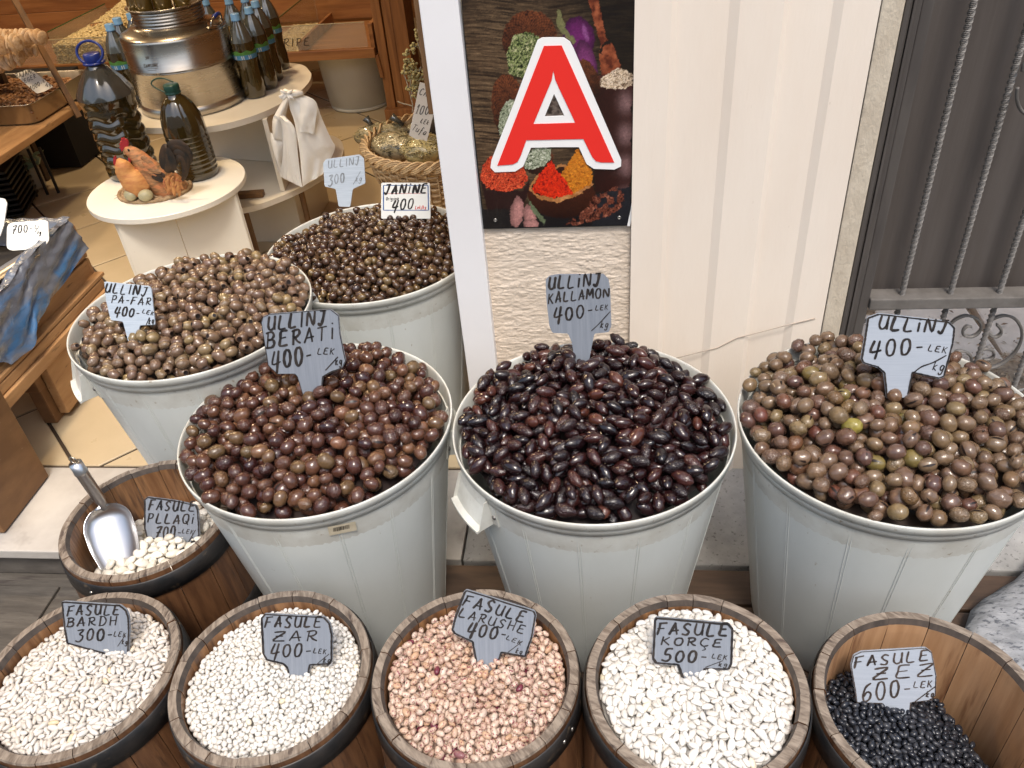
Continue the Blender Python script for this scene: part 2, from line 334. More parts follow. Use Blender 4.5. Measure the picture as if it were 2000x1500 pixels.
# tiled shop floor, laid on the diagonal
fl = bpy.data.objects.new('shop_floor', None); COL.objects.link(fl); tag(fl, kind='structure')
MB().box((-2.9, 4.33, .055), (5.4, 5.34, .12)).build('grout_bed', MT['grout'], fl)
def clip(poly, a, b_, c):   # keep a*x+b*y<=c
    out = []
    for i in range(len(poly)):
        p, q = poly[i], poly[(i + 1) % len(poly)]; dp = a * p[0] + b_ * p[1] - c; dq = a * q[0] + b_ * q[1] - c
        if dp <= 0: out.append(p)
        if dp * dq < 0: t = dp / (dp - dq); out.append((p[0] + (q[0] - p[0]) * t, p[1] + (q[1] - p[1]) * t))
    return out
TS = .4475; s2 = math.sqrt(2)
for i in range(-12, 14):
    for j in range(-2, 22):
        u0, v0 = .070 + i * TS, 2.23 + (j - 8) * TS
        g = .0052
        q = [(u0 + g, v0 + g), (u0 + TS - g, v0 + g), (u0 + TS - g, v0 + TS - g), (u0 + g, v0 + TS - g)]
        poly = [((u - v) / s2, (u + v) / s2) for u, v in q]
        for a, b_, c in ((0, -1, -1.668), (0, 1, 6.95), (-1, 0, 5.5), (1, 0, -.25)):
            poly = clip(poly, a, b_, c)
            if len(poly) < 3: break
        if len(poly) < 3: continue
        cx = sum(p[0] for p in poly) / len(poly); cy = sum(p[1] for p in poly) / len(poly)
        if cx < -1.2 - cy * .72 or cx > -.25: continue
        z = FL + random.uniform(-.0006, .0006); e = .004
        top = [Vector((p[0], p[1], z)) for p in poly]
        ins = [Vector((cx + (p[0] - cx) * (1 - e / .3), cy + (p[1] - cy) * (1 - e / .3), z)) for p in poly]; n = len(poly)
        mb = MB(); lo = [Vector((p.x, p.y, .112)) for p in top]; md = [Vector((p.x, p.y, z - .0022)) for p in top]
        mb.add(ins + md + lo, [tuple(range(n))] + [(k, n + k, n + (k + 1) % n, (k + 1) % n) for k in range(n)] + [(n + k, 2 * n + k, 2 * n + (k + 1) % n, n + (k + 1) % n) for k in range(n)])
        mb.build('floor_tile', MT['tile'], fl, loc=(0, 0, 0))
# ground beyond the grille
g2 = bpy.data.objects.new('yard_ground', None); COL.objects.link(g2); tag(g2, kind='structure')
yd = mat('yard_stone', (.72, .60, .49), .8, (.60, .49, .39), 9, bump=.003, bscale=50, col3=(.55, .52, .48), n3scale=120, c3=(.66, .72))
MB().box((2.4, 3.4, .02), (3.75, 3.4, .12)).build('earth_bed', mat('dry_earth', (.24, .175, .12), .9, (.42, .32, .22), 40, bump=.006, bscale=90), g2)
for k, (x0, x1, y0, y1) in enumerate([(.56, .86, 1.73, 2.08), (.56, .90, 2.09, 2.45), (.91, 1.22, 2.16, 2.48), (1.23, 1.7, 2.20, 2.55), (1.71, 2.3, 2.22, 2.6), (.56, 1.2, 2.5, 3.0), (1.21, 2.0, 2.58, 3.1)]):
    MB().box(((x0 + x1) / 2, (y0 + y1) / 2, .065), (x1 - x0 - .012, y1 - y0 - .012, .09 + .004 * (k % 3)), bev=.008, rz=.04 * (k % 3 - 1)).build('stone_slab', yd, g2)
b = MB()
flake = [piece_mat('leaf_litter', [(0, (.16, .095, .06)), (.4, (.34, .22, .13)), (.8, (.44, .33, .21)), (1, (.75, .68, .56))], rough=.8)]
fr = []
for k in range(7500):
    x = .60 + abs(rng.normal(0, .55)) if k % 3 else .95 + rng.normal(0, .22); y = 1.74 + abs(rng.normal(0, .22)); 
    if x > 2.4: continue
    if rng.random() < .45 and x < .93 and y > 1.76: continue
    s_ = .003 + rng.random() ** 2 * .014; a = rng.random() * 6.28; z = (.083 if x > .86 and y < 2.15 else .112) + rng.random() * .014
    c, s_n = math.cos(a), math.sin(a); tz = rng.normal(0, .3) * s_
    P = [(x + c * s_, y + s_n * s_, z + tz), (x - s_n * s_ * .4, y + c * s_ * .4, z + .001), (x - c * s_, y - s_n * s_, z - tz), (x + s_n * s_ * .4, y - c * s_ * .4, z + .002)]
    b.add(P, [(0, 1, 2, 3)]); fr += [rng.random() * .99 + .005] * 4
o = b.build('leaf_litter', flake, kind='stuff', label='dry brown leaf litter on the ground behind the iron grille', cat='leaf litter')
at = o.data.attributes.new('rnd', 'FLOAT', 'POINT'); at.data.foreach_set('value', fr)

# ------------------------------------------------------------------ the shop front
t = thing('shopfront_pilaster', 'rough beige stucco pilaster of the shop front, behind the poster', 'wall', (-.11, YW, FL))
def stucco(px0, px1, z0, z1, nx, nz):
    xs = np.linspace(px0, px1, nx); zs = np.linspace(z0, z1, nz); X, Z = np.meshgrid(xs, zs)
    def vn(sx, sz, seed):
        r = np.random.default_rng(seed); g = r.random((int((z1 - z0) / sz) + 3, int((px1 - px0) / sx) + 3))
        u = (X - px0) / sx; v = (Z - z0) / sz; i = u.astype(int); j = v.astype(int); fu = u - i; fv = v - j
        fu = fu * fu * (3 - 2 * fu); fv = fv * fv * (3 - 2 * fv)
        return (g[j, i] * (1 - fu) + g[j, i + 1] * fu) * (1 - fv) + (g[j + 1, i] * (1 - fu) + g[j + 1, i + 1] * fu) * fv
    h = (.25 * vn(.026, .0050, 1) + .30 * vn(.008, .0032, 2) + .45 * vn(.0032, .0026, 3)) * (.55 + .9 * vn(.06, .05, 12))
    warp = vn(.05, .03, 5); h2 = np.abs(vn(.020, .0055, 8) - .5) * 2
    h = np.clip(h * .7 + h2 * .45, 0, 1)
    Y = YW + .001 - .0038 * h
    return X, Y, Z
X, Y, Z = stucco(-.272, .058, .10, .95, 150, 420)
nx, nz = 150, 420; b = MB(); P = np.stack([X, Y, Z], -1).reshape(-1, 3)
idx = np.arange(nx * nz).reshape(nz, nx); F = np.stack([idx[:-1, :-1], idx[:-1, 1:], idx[1:, 1:], idx[1:, :-1]], -1).reshape(-1, 4)
me = bpy.data.meshes.new('stucco_face'); me.from_pydata((P - np.array([-.11, YW, FL])).tolist(), [], F.tolist()); me.materials.append(mat('beige_stucco', (.72, .61, .50), .8, (.62, .52, .42), 18, stretch=(1, 1, 4), bump=.0012, bscale=160))
me.polygons.foreach_set('use_smooth', [True] * len(me.polygons)); o = bpy.data.objects.new('stucco_face', me); COL.objects.link(o); o.parent = t
MB().box((-.107, 1.80, 2.2), (.33, .25, 4.2)).build('core', MT['jamb'], t, world=True)
b = MB(); b.box((-.309, 1.695, 2.15), (.076, .10, 4.3), bev=.003)
b.build('door_post', MT['post'], label='smooth white stone door post between the shop opening and the stucco', cat='door post')
# cream sheet cladding with pressed ribs
def wx(px): return W(px, 0, Y=YW).x
prof = [(.058, 0)]
for a, b_ in ((1311, 1323), (1425, 1444), (1529, 1541), (1627, 1645)):
    prof += [(wx(a), None), (wx(b_), None)]
xs = [p[0] for p in prof] + [wx(1716)]
Yp, Yv = 1.656, 1.666
ys = [Yp, Yp, Yv, Yv, Yp, Yp, Yv, Yv, Yp, Yp]
n = len(xs); b = MB(); zs = [FL + .0, .30, .45, .62, .9, 1.5, 2.4, 4.3]
P = []; 
for k, z in enumerate(zs):
    for x, y in zip(xs, ys): P.append((x, y + .001 * math.sin(x * 40 + z * 3) + (.004 if k == 0 else 0), z))
b.add(P, [(k * n + i, k * n + i + 1, (k + 1) * n + i + 1, (k + 1) * n + i) for k in range(len(zs) - 1) for i in range(n - 1)])
cl = thing('ribbed_cladding', 'cream painted ribbed metal sheet covering the wall right of the poster', 'wall cladding', (.28, YW, FL))
b.build('ribbed_sheet', MT['cream'], cl, world=True)
MB().box((.28, 1.80, 2.2), (.44, .25, 4.2)).build('wall_core', MT['jamb'], cl, world=True)
# lap seam climbing across the bottom of the sheet
sp = [(1300, 705), (1345, 693), (1400, 680), (1440, 660), (1480, 650), (1530, 637), (1592, 622)]
pts = []
for px, py in sp:
    p = W(px, py, Y=Yp - .0015); pts.append(p)
MB().tube(pts, .0012, 5).build('lap_seam', mat('dirty_seam', (.38, .31, .25), .7), cl, world=True)
b = MB(); b.box(((wx(1716) + wx(1765)) / 2 + .0005, 1.80, 2.2), (wx(1765) - wx(1716) - .003, .29, 4.2), bev=.004)
b.build('rendered_jamb', MT['jamb'], label='narrow rough beige rendered strip between the cream sheet and the dark grille', cat='door jamb')

# ------------------------------------------------------------------ steel grille door on the right
gd = thing('grille_door', 'dark bronze painted steel grille door with twisted bars and scrolls at the right edge', 'door', (1.1, 1.69, FL))
x0 = wx(1765) + .002
for k, (w, y) in enumerate([(.010, 1.664), (.006, 1.672), (.006, 1.668), (.012, 1.675)]):
    MB().box((x0 + w / 2, y + .04, 1.95), (w - .0008, .08, 3.6), bev=.0015).build('frame_rib', MT['door'], gd, world=True); x0 += w
MB().box((x0 + .0115, 1.70, 1.95), (.022, .045, 3.6), bev=.003).build('stile', MT['door'], gd, world=True)
xs0 = x0 + .023
zr = W(1720, 592, Y=1.668).z
MB().box((xs0 + .75, 1.694, zr - .006), (1.5, .05, .028), bev=.003).build('middle_rail', MT['iron'], gd, world=True)
MB().box((xs0 + .75, 1.694, .145), (1.5, .05, .03), bev=.003).build('bottom_rail', MT['iron'], gd, world=True)
b = MB(); nn = 90; P = []
for k in range(nn + 1):
    x = xs0 + 1.5 * k / nn; P += [(x, 1.735 + .004 * math.sin(x * 60) , zr - .02), (x, 1.735 + .004 * math.sin(x * 60), 2.4)]
b.add(P, [(2 * k, 2 * k + 2, 2 * k + 3, 2 * k + 1) for k in range(nn)], 0, True); b.build('sheet_panel', MT['sheet'], gd, world=True)
def twist(x, z0, z1, r=.0072):
    b = MB(); N = int((z1 - z0) / .0035); P = []
    for k in range(N + 1):
        z = z0 + (z1 - z0) * k / N; a0 = z * 120
        for q in range(4):
            a = a0 + q * PI / 2; P.append((x + r * math.cos(a), 1.692 + r * math.sin(a), z))
    F = [(k * 4 + q, k * 4 + (q + 1) % 4, (k + 1) * 4 + (q + 1) % 4, (k + 1) * 4 + q) for k in range(N) for q in range(4)]
    b.add(P, F, 0, False); return b
for k in range(13):
    x = .677 + k * .1055
    twist(x, zr + .008, 2.1 if k > 6 else 2.4).build('twisted_bar', MT['iron'], gd, world=True)
    twist(x, .155, zr - .019).build('lower_twisted_bar', MT['iron'], gd, world=True)
def cr(pts, n=6, closed=False):
    pts = [Vector(p) for p in pts]; out = []
    N = len(pts)
    for i in range(N if closed else N - 1):
        p0 = pts[(i - 1) % N] if closed or i > 0 else pts[0]; p1 = pts[i]; p2 = pts[(i + 1) % N]; p3 = pts[(i + 2) % N] if closed or i + 2 < N else pts[-1]
        for k in range(n):
            t_ = k / n; out.append(.5 * ((2 * p1) + (-p0 + p2) * t_ + (2 * p0 - 5 * p1 + 4 * p2 - p3) * t_ * t_ + (-p0 + 3 * p1 - 3 * p2 + p3) * t_ ** 3))
    if not closed: out.append(pts[-1])
    return out
def scr(lst, ox, oy, sc, Y=1.700):
    P = cr([W(ox + a / sc, oy + c / sc, Y=Y) for a, c in lst], 5)
    b = MB(); b.tube(P, .0035, 4, up=(0, 1, 0), flat=1.0); 
    # flat bar: widen across the door's depth
    b.v = [(p[0], 1.700 + (p[1] - 1.700) * 2.2, p[2]) for p in b.v]
    b.build('iron_scroll', MT['iron'], gd, world=True)
scr([(1045, 460), (1100, 540), (1060, 600), (1000, 610), (930, 560), (920, 490), (960, 420), (1040, 370), (1150, 350), (1260, 390), (1330, 480), (1350, 580), (1330, 680), (1270, 790), (1180, 880), (1080, 950), (960, 990), (850, 1010)], 1780, 560, 6.25)
scr([(730, 490), (680, 480), (630, 530), (640, 590), (700, 610), (780, 590), (840, 530), (850, 460), (810, 400), (740, 365), (660, 350), (570, 380), (500, 430), (430, 520), (420, 640)], 1780, 560, 6.25)
scr([(880, 890), (960, 880), (1010, 830), (980, 770), (900, 755), (840, 790), (800, 860), (780, 960)], 1780, 560, 6.25)
scr([(560, 860), (530, 810), (570, 785), (640, 785), (700, 820), (730, 870), (740, 980)], 1780, 560, 6.25)
scr([(760, 700), (790, 600), (820, 550), (870, 520), (920, 540), (930, 590), (895, 610)], 1450, 480, 3.571)
scr([(1447, 500), (1443, 560), (1455, 610), (1480, 645), (1520, 665)], 1500, 0, 3, Y=1.69)
scr([(1475, 405), (1482, 370), (1500, 345), (1530, 330)], 1500, 0, 3, Y=1.69)

# ------------------------------------------------------------------ upper front, room
sf = thing('shop_facade', 'beige rendered upper storey of the shop building above the opening', 'building', (0, 1.8, 2.6))
MB().box((-3.9, 1.85, 3.6), (7.05, .3, 2.0)).build('lintel_wall', MT['jamb'], sf, world=True)
MB().box((-1.6, 1.95, 5.3), (4.4, .4, 2.2)).build('upper_wall', MT['jamb'], sf, world=True)
rm = thing('shop_interior', 'dim wood lined room seen through the open shop front', 'room', (-3, 4, FL))
MB().box((-2.9, 7.0, 1.45), (6.6, .1, 2.7)).build('back_wall', MT['shopwood'], rm, world=True)
MB().box((-6.1, 4.4, 1.45), (.1, 5.4, 2.7)).build('side_wall', MT['shopwood_v'], rm, world=True)
MB().box((-.2, 4.4, 1.45), (.1, 5.2, 2.7)).build('partition', MT['ply'], rm, world=True)
MB().box((-3.1, 4.4, 2.85), (6.3, 5.6, .1)).build('ceiling', MT['white_lam'], rm, world=True)
for k, (x, y, e) in enumerate([(-1.6, 2.6, 17), (-3.4, 3.0, 15), (-2.2, 4.6, 17), (-4.2, 5.0, 12)]):
    lt = thing('ceiling_lamp', ['round warm ceiling lamp nearest the shop opening', 'round warm ceiling lamp over the left shelves', 'round warm ceiling lamp in the middle of the shop', 'round warm ceiling lamp in the far left corner of the shop'][k], 'lamp', (x, y, 2.79), group='warm ceiling lamps in the shop')
    MB().lathe([(.10, 0), (.125, -.006), (.13, -.03), (.115, -.036)], 32, caps=(True, False)).build('lamp_ring', MT['steel_matt'], lt)
    MB().lathe([(.112, -.034), (.06, -.040), (.001, -.042)], 32).build('diffuser', MT['warmlamp'], lt)
    ld = bpy.data.lights.new('ceiling_lamp_light', 'AREA'); ld.shape = 'DISK'; ld.size = .24; ld.energy = e; ld.color = (1, .74, .44)
    lo = bpy.data.objects.new('ceiling_lamp_light', ld); COL.objects.link(lo); lo.location = (x, y, 2.735)
# unseen house behind the viewer, added and sized to shape reflections and frontal light
ob = thing('light_shaping_house', 'unseen plain house behind the viewer, added to shape the light on the shop front', 'building', (0, -7.0, 0))
MB().box((0, -7.5, 2.4), (30, 1, 4.8)).build('wall', mat('added_house_render', (.62, .58, .52), .9), ob, world=True)
# ------------------------------------------------------------------ heaps of olives and beans
def piece_mesh(name, a, b, c, kind, mats, nu=12, nv=9, seed=0):
    """one olive / bean: long axis X"""
    r = np.random.default_rng(seed); mb = MB(); V = []; 
    def P(t, ph):
        x = a * math.cos(t); s_ = math.sin(t)
        if kind == 'kal': s_ = s_ ** 1.15; x = a * (math.cos(t) * 1.0 + .07 * math.cos(t) ** 5)
        y = b * s_ * math.cos(ph); z = c * s_ * math.sin(ph)
        if kind == 'bean': y += b * .28 * (1 - (x / a) ** 2) - b * .14
        if kind == 'kidney': y += b * .42 * (1 - (x / a) ** 2) - b * .2
        return x, y, z
    lump = r.normal(0, .032 if seed % 3 else .062, (nv + 1, nu)); lump = (lump + np.roll(lump, 1, 1) + np.roll(lump, -1, 1)) / 1.6
    for j in range(nv + 1):
        t = PI * j / nv
        if j in (0, nv):
            x, y, z = P(t, 0)
            if kind in ('olive', 'oval', 'slit') and j == 0: x -= a * .10
            V.append((x, y, z)); continue
        for i in range(nu):
            x, y, z = P(t, 2 * PI * i / nu); k = 1 + lump[j, i] * (1 if kind in ('olive', 'kal', 'slit', 'pit') else .4); V.append((x * (k * .5 + .5), y * k, z * k))
    F = []; MI = []
    for j in range(nv):
        for i in range(nu):
            i2 = (i + 1) % nu
            if j == 0: F.append((0, 1 + i, 1 + i2))
            elif j == nv - 1: F.append((1 + (nv - 1) * nu, 1 + (nv - 2) * nu + i2, 1 + (nv - 2) * nu + i))
            else: F.append((1 + (j - 1) * nu + i, 1 + j * nu + i, 1 + j * nu + i2, 1 + (j - 1) * nu + i2))
            MI.append(0)
    if kind == 'pit':      # pitted: a round hole at one end, an X at the other
        q = 1.0
        for i in range(nu):
            v = V[1 + i]; V[1 + i] = (a * .90, b * .44 * math.cos(2 * PI * i / nu), c * .44 * math.sin(2 * PI * i / nu))
        V[0] = (a * .30, 0, 0)
        for k in range(nu): MI[k] = 1
    if kind == 'slit':     # cracked: a dark narrow cut across the side
        n0 = len(V); ph0 = r.random() * 6.28; sk = r.normal(0, .35)
        for k in range(7):
            u = k / 6; t = .75 + 1.5 * u; w = .15 * math.sin(PI * min(1, max(0, u)) ) + .004; ph = ph0 + sk * (u - .5)
            for sg in (-1, 1):
                x, y, z = P(t, ph + sg * w); V.append((x * 1.02, y * 1.03, z * 1.03))
        for k in range(6): F.append((n0 + 2 * k, n0 + 2 * k + 1, n0 + 2 * k + 3, n0 + 2 * k + 2)); MI.append(1)
    me = bpy.data.meshes.new(name); me.from_pydata(V, [], F)
    for m in mats: me.materials.append(m)
    me.polygons.foreach_set('use_smooth', [True] * len(F)); me.polygons.foreach_set('material_index', MI); me.update()
    return me, np.array(V), F, MI
FLESH = mat('dark_olive_flesh', (.015, .008, .006), .4)
def heap(name, label, cat, group, cx, cy, R_, S, half, kinds, mats, stufflabel, core_col, n_ind=300, jitter=.5, seed=1, mask=None, step=None, over=0., tiltmax=.7, shrink=.92, rim=None):
    """greedy hole filling: every piece comes to rest on those below it"""
    r = np.random.default_rng(seed); a, b, c = half
    h = step or b / 3.2; n = int(2 * (R_ + a) / h) + 1
    xs = cx - (n - 1) * h / 2 + np.arange(n) * h; ys = cy - (n - 1) * h / 2 + np.arange(n) * h
    X, Y = np.meshgrid(xs, ys); RR = np.hypot(X - cx, Y - cy); Sv = S(X, Y)
    Hs = Sv - 4.4 * c; off = max(1, int(round((a - b) * .95 / h))) if a > b * 1.05 else 0
    inside = RR < R_ - b * (.9 - over)
    if mask is not None: inside &= mask(X, Y)
    K = 10; offs = [(int(round(off * math.cos(PI * k / K))), int(round(off * math.sin(PI * k / K)))) for k in range(K)]
    nz = r.normal(0, 1, (n, n)); 
    kk = int(2.2 * b / h); disc = np.arange(-kk, kk + 1) * h; DX, DY = np.meshgrid(disc, disc); D2 = DX ** 2 + DY ** 2
    out = []; sc_noise = jitter * b
    coarse = r.random((9, 9)) * b * .5
    ci = np.clip((np.arange(n) / n * 8).astype(int), 0, 7); cn = coarse[np.ix_(ci, ci)]
    def stamp(ix, iy, z, rr):
        rr = rr * shrink
        x0, x1, y0, y1 = ix - kk, ix + kk + 1, iy - kk, iy + kk + 1
        ax0, ay0 = max(0, -x0), max(0, -y0); bx, by = (2 * kk + 1) - max(0, x1 - n), (2 * kk + 1) - max(0, y1 - n)
        cc = c * shrink; q = (cc + rr) ** 2 - D2[ay0:by, ax0:bx] * (c / b) ** 2
        val = np.where(q > 0, z + np.sqrt(np.maximum(q, 0)), -9)
        sub = Hs[max(0, y0):y1, max(0, x0):x1]; np.maximum(sub, val, out=sub)
    sft = lambda A, dx, dy: np.roll(np.roll(A, -dy, 0), -dx, 1)
    base = np.where(inside, 0, 99.)
    for it in range(9000):
        k = int(r.integers(K)); dx, dy = offs[k]
        if off:
            z1 = sft(Hs, dx, dy); z2 = sft(Hs, -dx, -dy); rest = np.maximum(Hs - (a - b) * .0, (z1 + z2) / 2)
            rest = np.maximum(rest, np.maximum(z1, z2) - off * h * tiltmax)
            ins = np.hypot(X + dx * h - cx, Y + dy * h - cy) < R_ - b * (.95 - over); ins2 = np.hypot(X - dx * h - cx, Y - dy * h - cy) < R_ - b * (.95 - over)
            sc = rest - Sv - cn + nz * sc_noise * .5 + np.where(ins & ins2, 0, 99.) + base
        else:
            rest = Hs; sc = rest - Sv - cn + nz * sc_noise * .5 + base
        q = int(np.argmin(sc)); iy, ix = divmod(q, n)
        if sc[iy, ix] > .30 * c: break
        z = rest[iy, ix]; s_ = 1 + float(np.clip(r.normal(0, .10), -.22, .22))
        if off and 0 <= ix + dx < n and 0 <= ix - dx < n and 0 <= iy + dy < n and 0 <= iy - dy < n:
            zz1, zz2 = Hs[iy + dy, ix + dx], Hs[iy - dy, ix - dx]; tilt = np.clip((zz1 - zz2) / (2 * off * h), -tiltmax, tiltmax); z = max(z, (zz1 + zz2) / 2)
            z = rest[iy, ix]
            stamp(ix, iy, z, c * .96); stamp(ix + dx, iy + dy, z + tilt * off * h * .8, c * .9); stamp(ix - dx, iy - dy, z - tilt * off * h * .8, c * .9)
        else:
            tilt = r.normal(0, .5); stamp(ix, iy, z, c * .97)
        out.append((xs[ix] + r.normal(0, h * .3), ys[iy] + r.normal(0, h * .3), z, PI * k / K + (PI if r.random() < .5 else 0), tilt, s_, r.random() * 2 * PI if abs(b - c) < .1 * b else r.normal(0, .25)))
        nz[max(0, iy - 2):iy + 3, max(0, ix - 2):ix + 3] = r.normal(0, 1, (min(n, iy + 3) - max(0, iy - 2), min(n, ix + 3) - max(0, ix - 2)))
    P = np.array(out); zS = S(P[:, 0], P[:, 1])
    # exposed = near the top of what ended up there
    gi = np.clip(((P[:, 1] - ys[0]) / h).round().astype(int), 0, n - 1); gj = np.clip(((P[:, 0] - xs[0]) / h).round().astype(int), 0, n - 1)
    cover = Hs[gi, gj] - (P[:, 2] + 2 * c)
    px, py = toPX(P[:, 0], P[:, 1], P[:, 2]); dist = np.sqrt(P[:, 0] ** 2 + P[:, 1] ** 2 + (P[:, 2] - CAMH) ** 2)
    score = dist + np.clip(cover, 0, 9) * 14 + np.where((py > 1512) | (px < -10) | (px > 2010), 5, 0)
    if rim is not None: score = score + np.where((P[:, 2] < rim - .003) & (np.hypot(P[:, 0] - cx, P[:, 1] - cy) + b * .9 > (.2645 if R_ > .27 else .2545) - (rim - P[:, 2]) * .125), 50, 0)
    order = np.argsort(score); ind = set(order[:n_ind].tolist())
    variants = [piece_mesh(name, a, b, c, kd, mats, seed=q, nu=(14 if b > .008 else 10), nv=(10 if b > .008 else 8)) for q, kd in enumerate(kinds)]
    V = []; F = []; RN = []; MI = []; nb = 0
    for q in range(len(P)):
        x, y, z, yaw, tilt, s_, roll = P[q]; me, vv, ff, mi = variants[int(r.integers(len(variants)))]
        Mx = Matrix.Translation((x, y, z)) @ Matrix.Rotation(yaw, 4, 'Z') @ Matrix.Rotation(-math.atan(tilt) if math.cos(yaw - (yaw % PI)) > 0 else math.atan(tilt), 4, 'Y') @ Matrix.Rotation(roll, 4, 'X') @ Matrix.Diagonal((s_, s_ * (1 + r.normal(0, .05)), s_, 1))
        if rim is not None and z < rim - .003 and math.hypot(x - cx, y - cy) + b * .9 > (.2645 if R_ > .27 else .2545) - (rim - z) * .125: continue
        if q in ind:
            o = bpy.data.objects.new(name, me); COL.objects.link(o); o.matrix_world = Mx
            o['label'] = label; o['category'] = cat; o['group'] = group
        else:
            if cover[q] > 3.4 * c: continue
            m = np.array(Mx); w = vv @ m[:3, :3].T + m[:3, 3]
            V.append(w); F += [tuple(i + nb for i in f) for f in ff]; MI += mi; nb += len(w); RN += [float(r.random() * .98 + .01)] * len(w)
    # the dark mass underneath
    nn, nr = 40, 10; cv = [];
    for j in range(nr + 1):
        for i in range(nn):
            rr = (R_ - (.026 if rim is not None else .002)) * j / nr; an = 2 * PI * i / nn; x = cx + rr * math.cos(an); y = cy + rr * math.sin(an); 
            ok = mask is None or bool(mask(np.array(x), np.array(y)))
            cv.append((x, y, float(S(np.array(x), np.array(y))) - 3.2 * c - (0 if ok else .075)))
    V.append(np.array(cv)); 
    for j in range(nr):
        for i in range(nn): F.append((nb + j * nn + i, nb + (j + 1) * nn + i, nb + (j + 1) * nn + (i + 1) % nn, nb + j * nn + (i + 1) % nn)); MI.append(len(mats))
    RN += [.5] * len(cv)
    V = np.concatenate(V); me = bpy.data.meshes.new(name + '_heap'); me.from_pydata(V.tolist(), [], F)
    for m in mats: me.materials.append(m)
    me.materials.append(mat(name + '_core', core_col, .5))
    me.polygons.foreach_set('use_smooth', [True] * len(F)); me.polygons.foreach_set('material_index', MI)
    at = me.attributes.new('rnd', 'FLOAT', 'POINT'); at.data.foreach_set('value', RN); me.update()
    o = bpy.data.objects.new(name + '_heap', me); COL.objects.link(o); tag(o, stufflabel, cat, None, 'stuff')
    return P
# ------------------------------------------------------------------ grey plastic tubs
def tub(cx, cy, zr, zb, label, handles, seed=0, sticker=False, R0=.27):
    t = thing('plastic_tub', label, 'tub', (cx, cy, zb), group='grey plastic tubs of olives')
    H_ = zr - zb; ro = R0 - .010; rb_ = ro - H_ * .125
    b = MB(); b.lathe([(rb_ - .02, 0), (rb_ - .004, .002), (rb_, .012)] + [(rb_ + (ro - rb_) * k / 8, .012 + (H_ - .045) * k / 8) for k in range(1, 9)], 96, caps=(True, False))
    rr = random.Random(seed)
    for k in range(15):
        a = (k + rr.random() * .2) * PI / 7.5
        for da in (-.010, .010):
            P = []
            for j in range(6):
                u = j / 5; r_ = rb_ + (ro - rb_) * u; z = .012 + (H_ - .05) * u
                for aa, dr in ((a + da - .0032, -.0003), (a + da, .0006), (a + da + .0032, -.0003)): P.append(((r_ + dr) * math.cos(aa), (r_ + dr) * math.sin(aa), z))
            b.add(P, [(j * 3 + q, j * 3 + q + 1, j * 3 + 4 + q, j * 3 + 3 + q) for j in range(5) for q in (0, 1)], 0, False)
    b.build('body', MT['tub'], t)
    b = MB(); z = H_
    b.lathe([(ro - .003, z - .036), (ro + .0035, z - .0350), (ro + .0045, z - .021), (ro + .0042, z - .0195), (ro + .0082, z - .0180), (ro + .0098, z - .003), (ro + .0090, z), (ro + .0068, z), (ro + .0056, z - .004), (ro + .0030, z - .012), (ro - .001, z - .05), (ro - .02, z - .16)], 128)
    b.build('rim', MT['tub_rim'], t)
    for a0, wd in handles:
        b = MB(); nn = 8; P = []
        for k in range(nn + 1):
            a = a0 + wd * (k / nn - .5)
            for r_, zz in ((ro + .006, z - .016), (ro + .010, z - .045), (ro + .022, z - .085), (ro + .034, z - .088), (ro + .034, z - .093), (ro + .017, z - .092), (ro + .004, z - .048), (ro - .002, z - .03)):
                P.append((r_ * math.cos(a), r_ * math.sin(a), zz))
        F = [(k * 8 + q, k * 8 + (q + 1) % 8, (k + 1) * 8 + (q + 1) % 8, (k + 1) * 8 + q) for k in range(nn) for q in range(8)]
        F += [tuple(range(7, -1, -1)), tuple(nn * 8 + q for q in range(8))]
        b.add(P, F, 0, False)
        for sg in (-1, 1):   # gusset plates back to the body
            a = a0 + sg * wd * .5; a2 = a + sg * .004; Q = []
            for aa in (a, a2):
                for r_, zz in ((ro - .006, z - .03), (ro + .012, z - .03), (ro + .030, z - .09), (ro - .016, z - .094)): Q.append((r_ * math.cos(aa), r_ * math.sin(aa), zz))
            b.add(Q, [(0, 1, 2, 3), (7, 6, 5, 4), (0, 4, 5, 1), (1, 5, 6, 2), (2, 6, 7, 3), (3, 7, 4, 0)])
            am = a + sg * .055; Q = []
            for aa, dr in ((a, .0015), (am, .001), (am, -.003), (a, -.003)):
                for zz in (z - .032, z - .094): Q.append(((ro + dr - (z - zz - .03) * .12 + .002) * math.cos(aa), (ro + dr - (z - zz - .03) * .12 + .002) * math.sin(aa), zz))
            b.add(Q, [(0, 1, 3, 2), (2, 3, 5, 4), (4, 5, 7, 6), (0, 2, 4, 6), (1, 7, 5, 3)])
        h_ = b.build('handle', MT['tub_rim'], t)
        for sg in (-1, 1):
            am = a0 + sg * (wd * .5 + .03); c = Vector(((ro - .002) * math.cos(am), (ro - .002) * math.sin(am), z - .07))
            MB().lathe([(.0045, -.002), (.0045, .002), (.002, .0035), (.0005, .0037)], 12, M=Matrix.Rotation(am, 4, 'Z') @ Matrix.Rotation(PI / 2, 4, 'Y'), c=c).build('rivet', MT['rivet'], h_)
    return t
DEG = PI / 180
T1 = tub(-.934, 1.515, .746, FL, 'grey plastic tub of pitted olives at the left, standing on the shop tiles', [(-140 * DEG, .34), (35 * DEG, .3)], 1)
TB = tub(-.609, 1.884, .700, FL, 'grey plastic tub of small dark olives standing behind the others inside the doorway', [(-152 * DEG, .30), (60 * DEG, .3)], 2, R0=.28)
T2 = tub(-.57, 1.21, .674, FL, 'grey plastic tub with a barcode sticker and mixed purple brown olives', [(-175 * DEG, .26), (8 * DEG, .26)], 3)
T3 = tub(-.026, 1.214, .668, FL, 'grey plastic tub of near black long olives, in front of the poster', [(-145 * DEG, .36), (33 * DEG, .3)], 4)
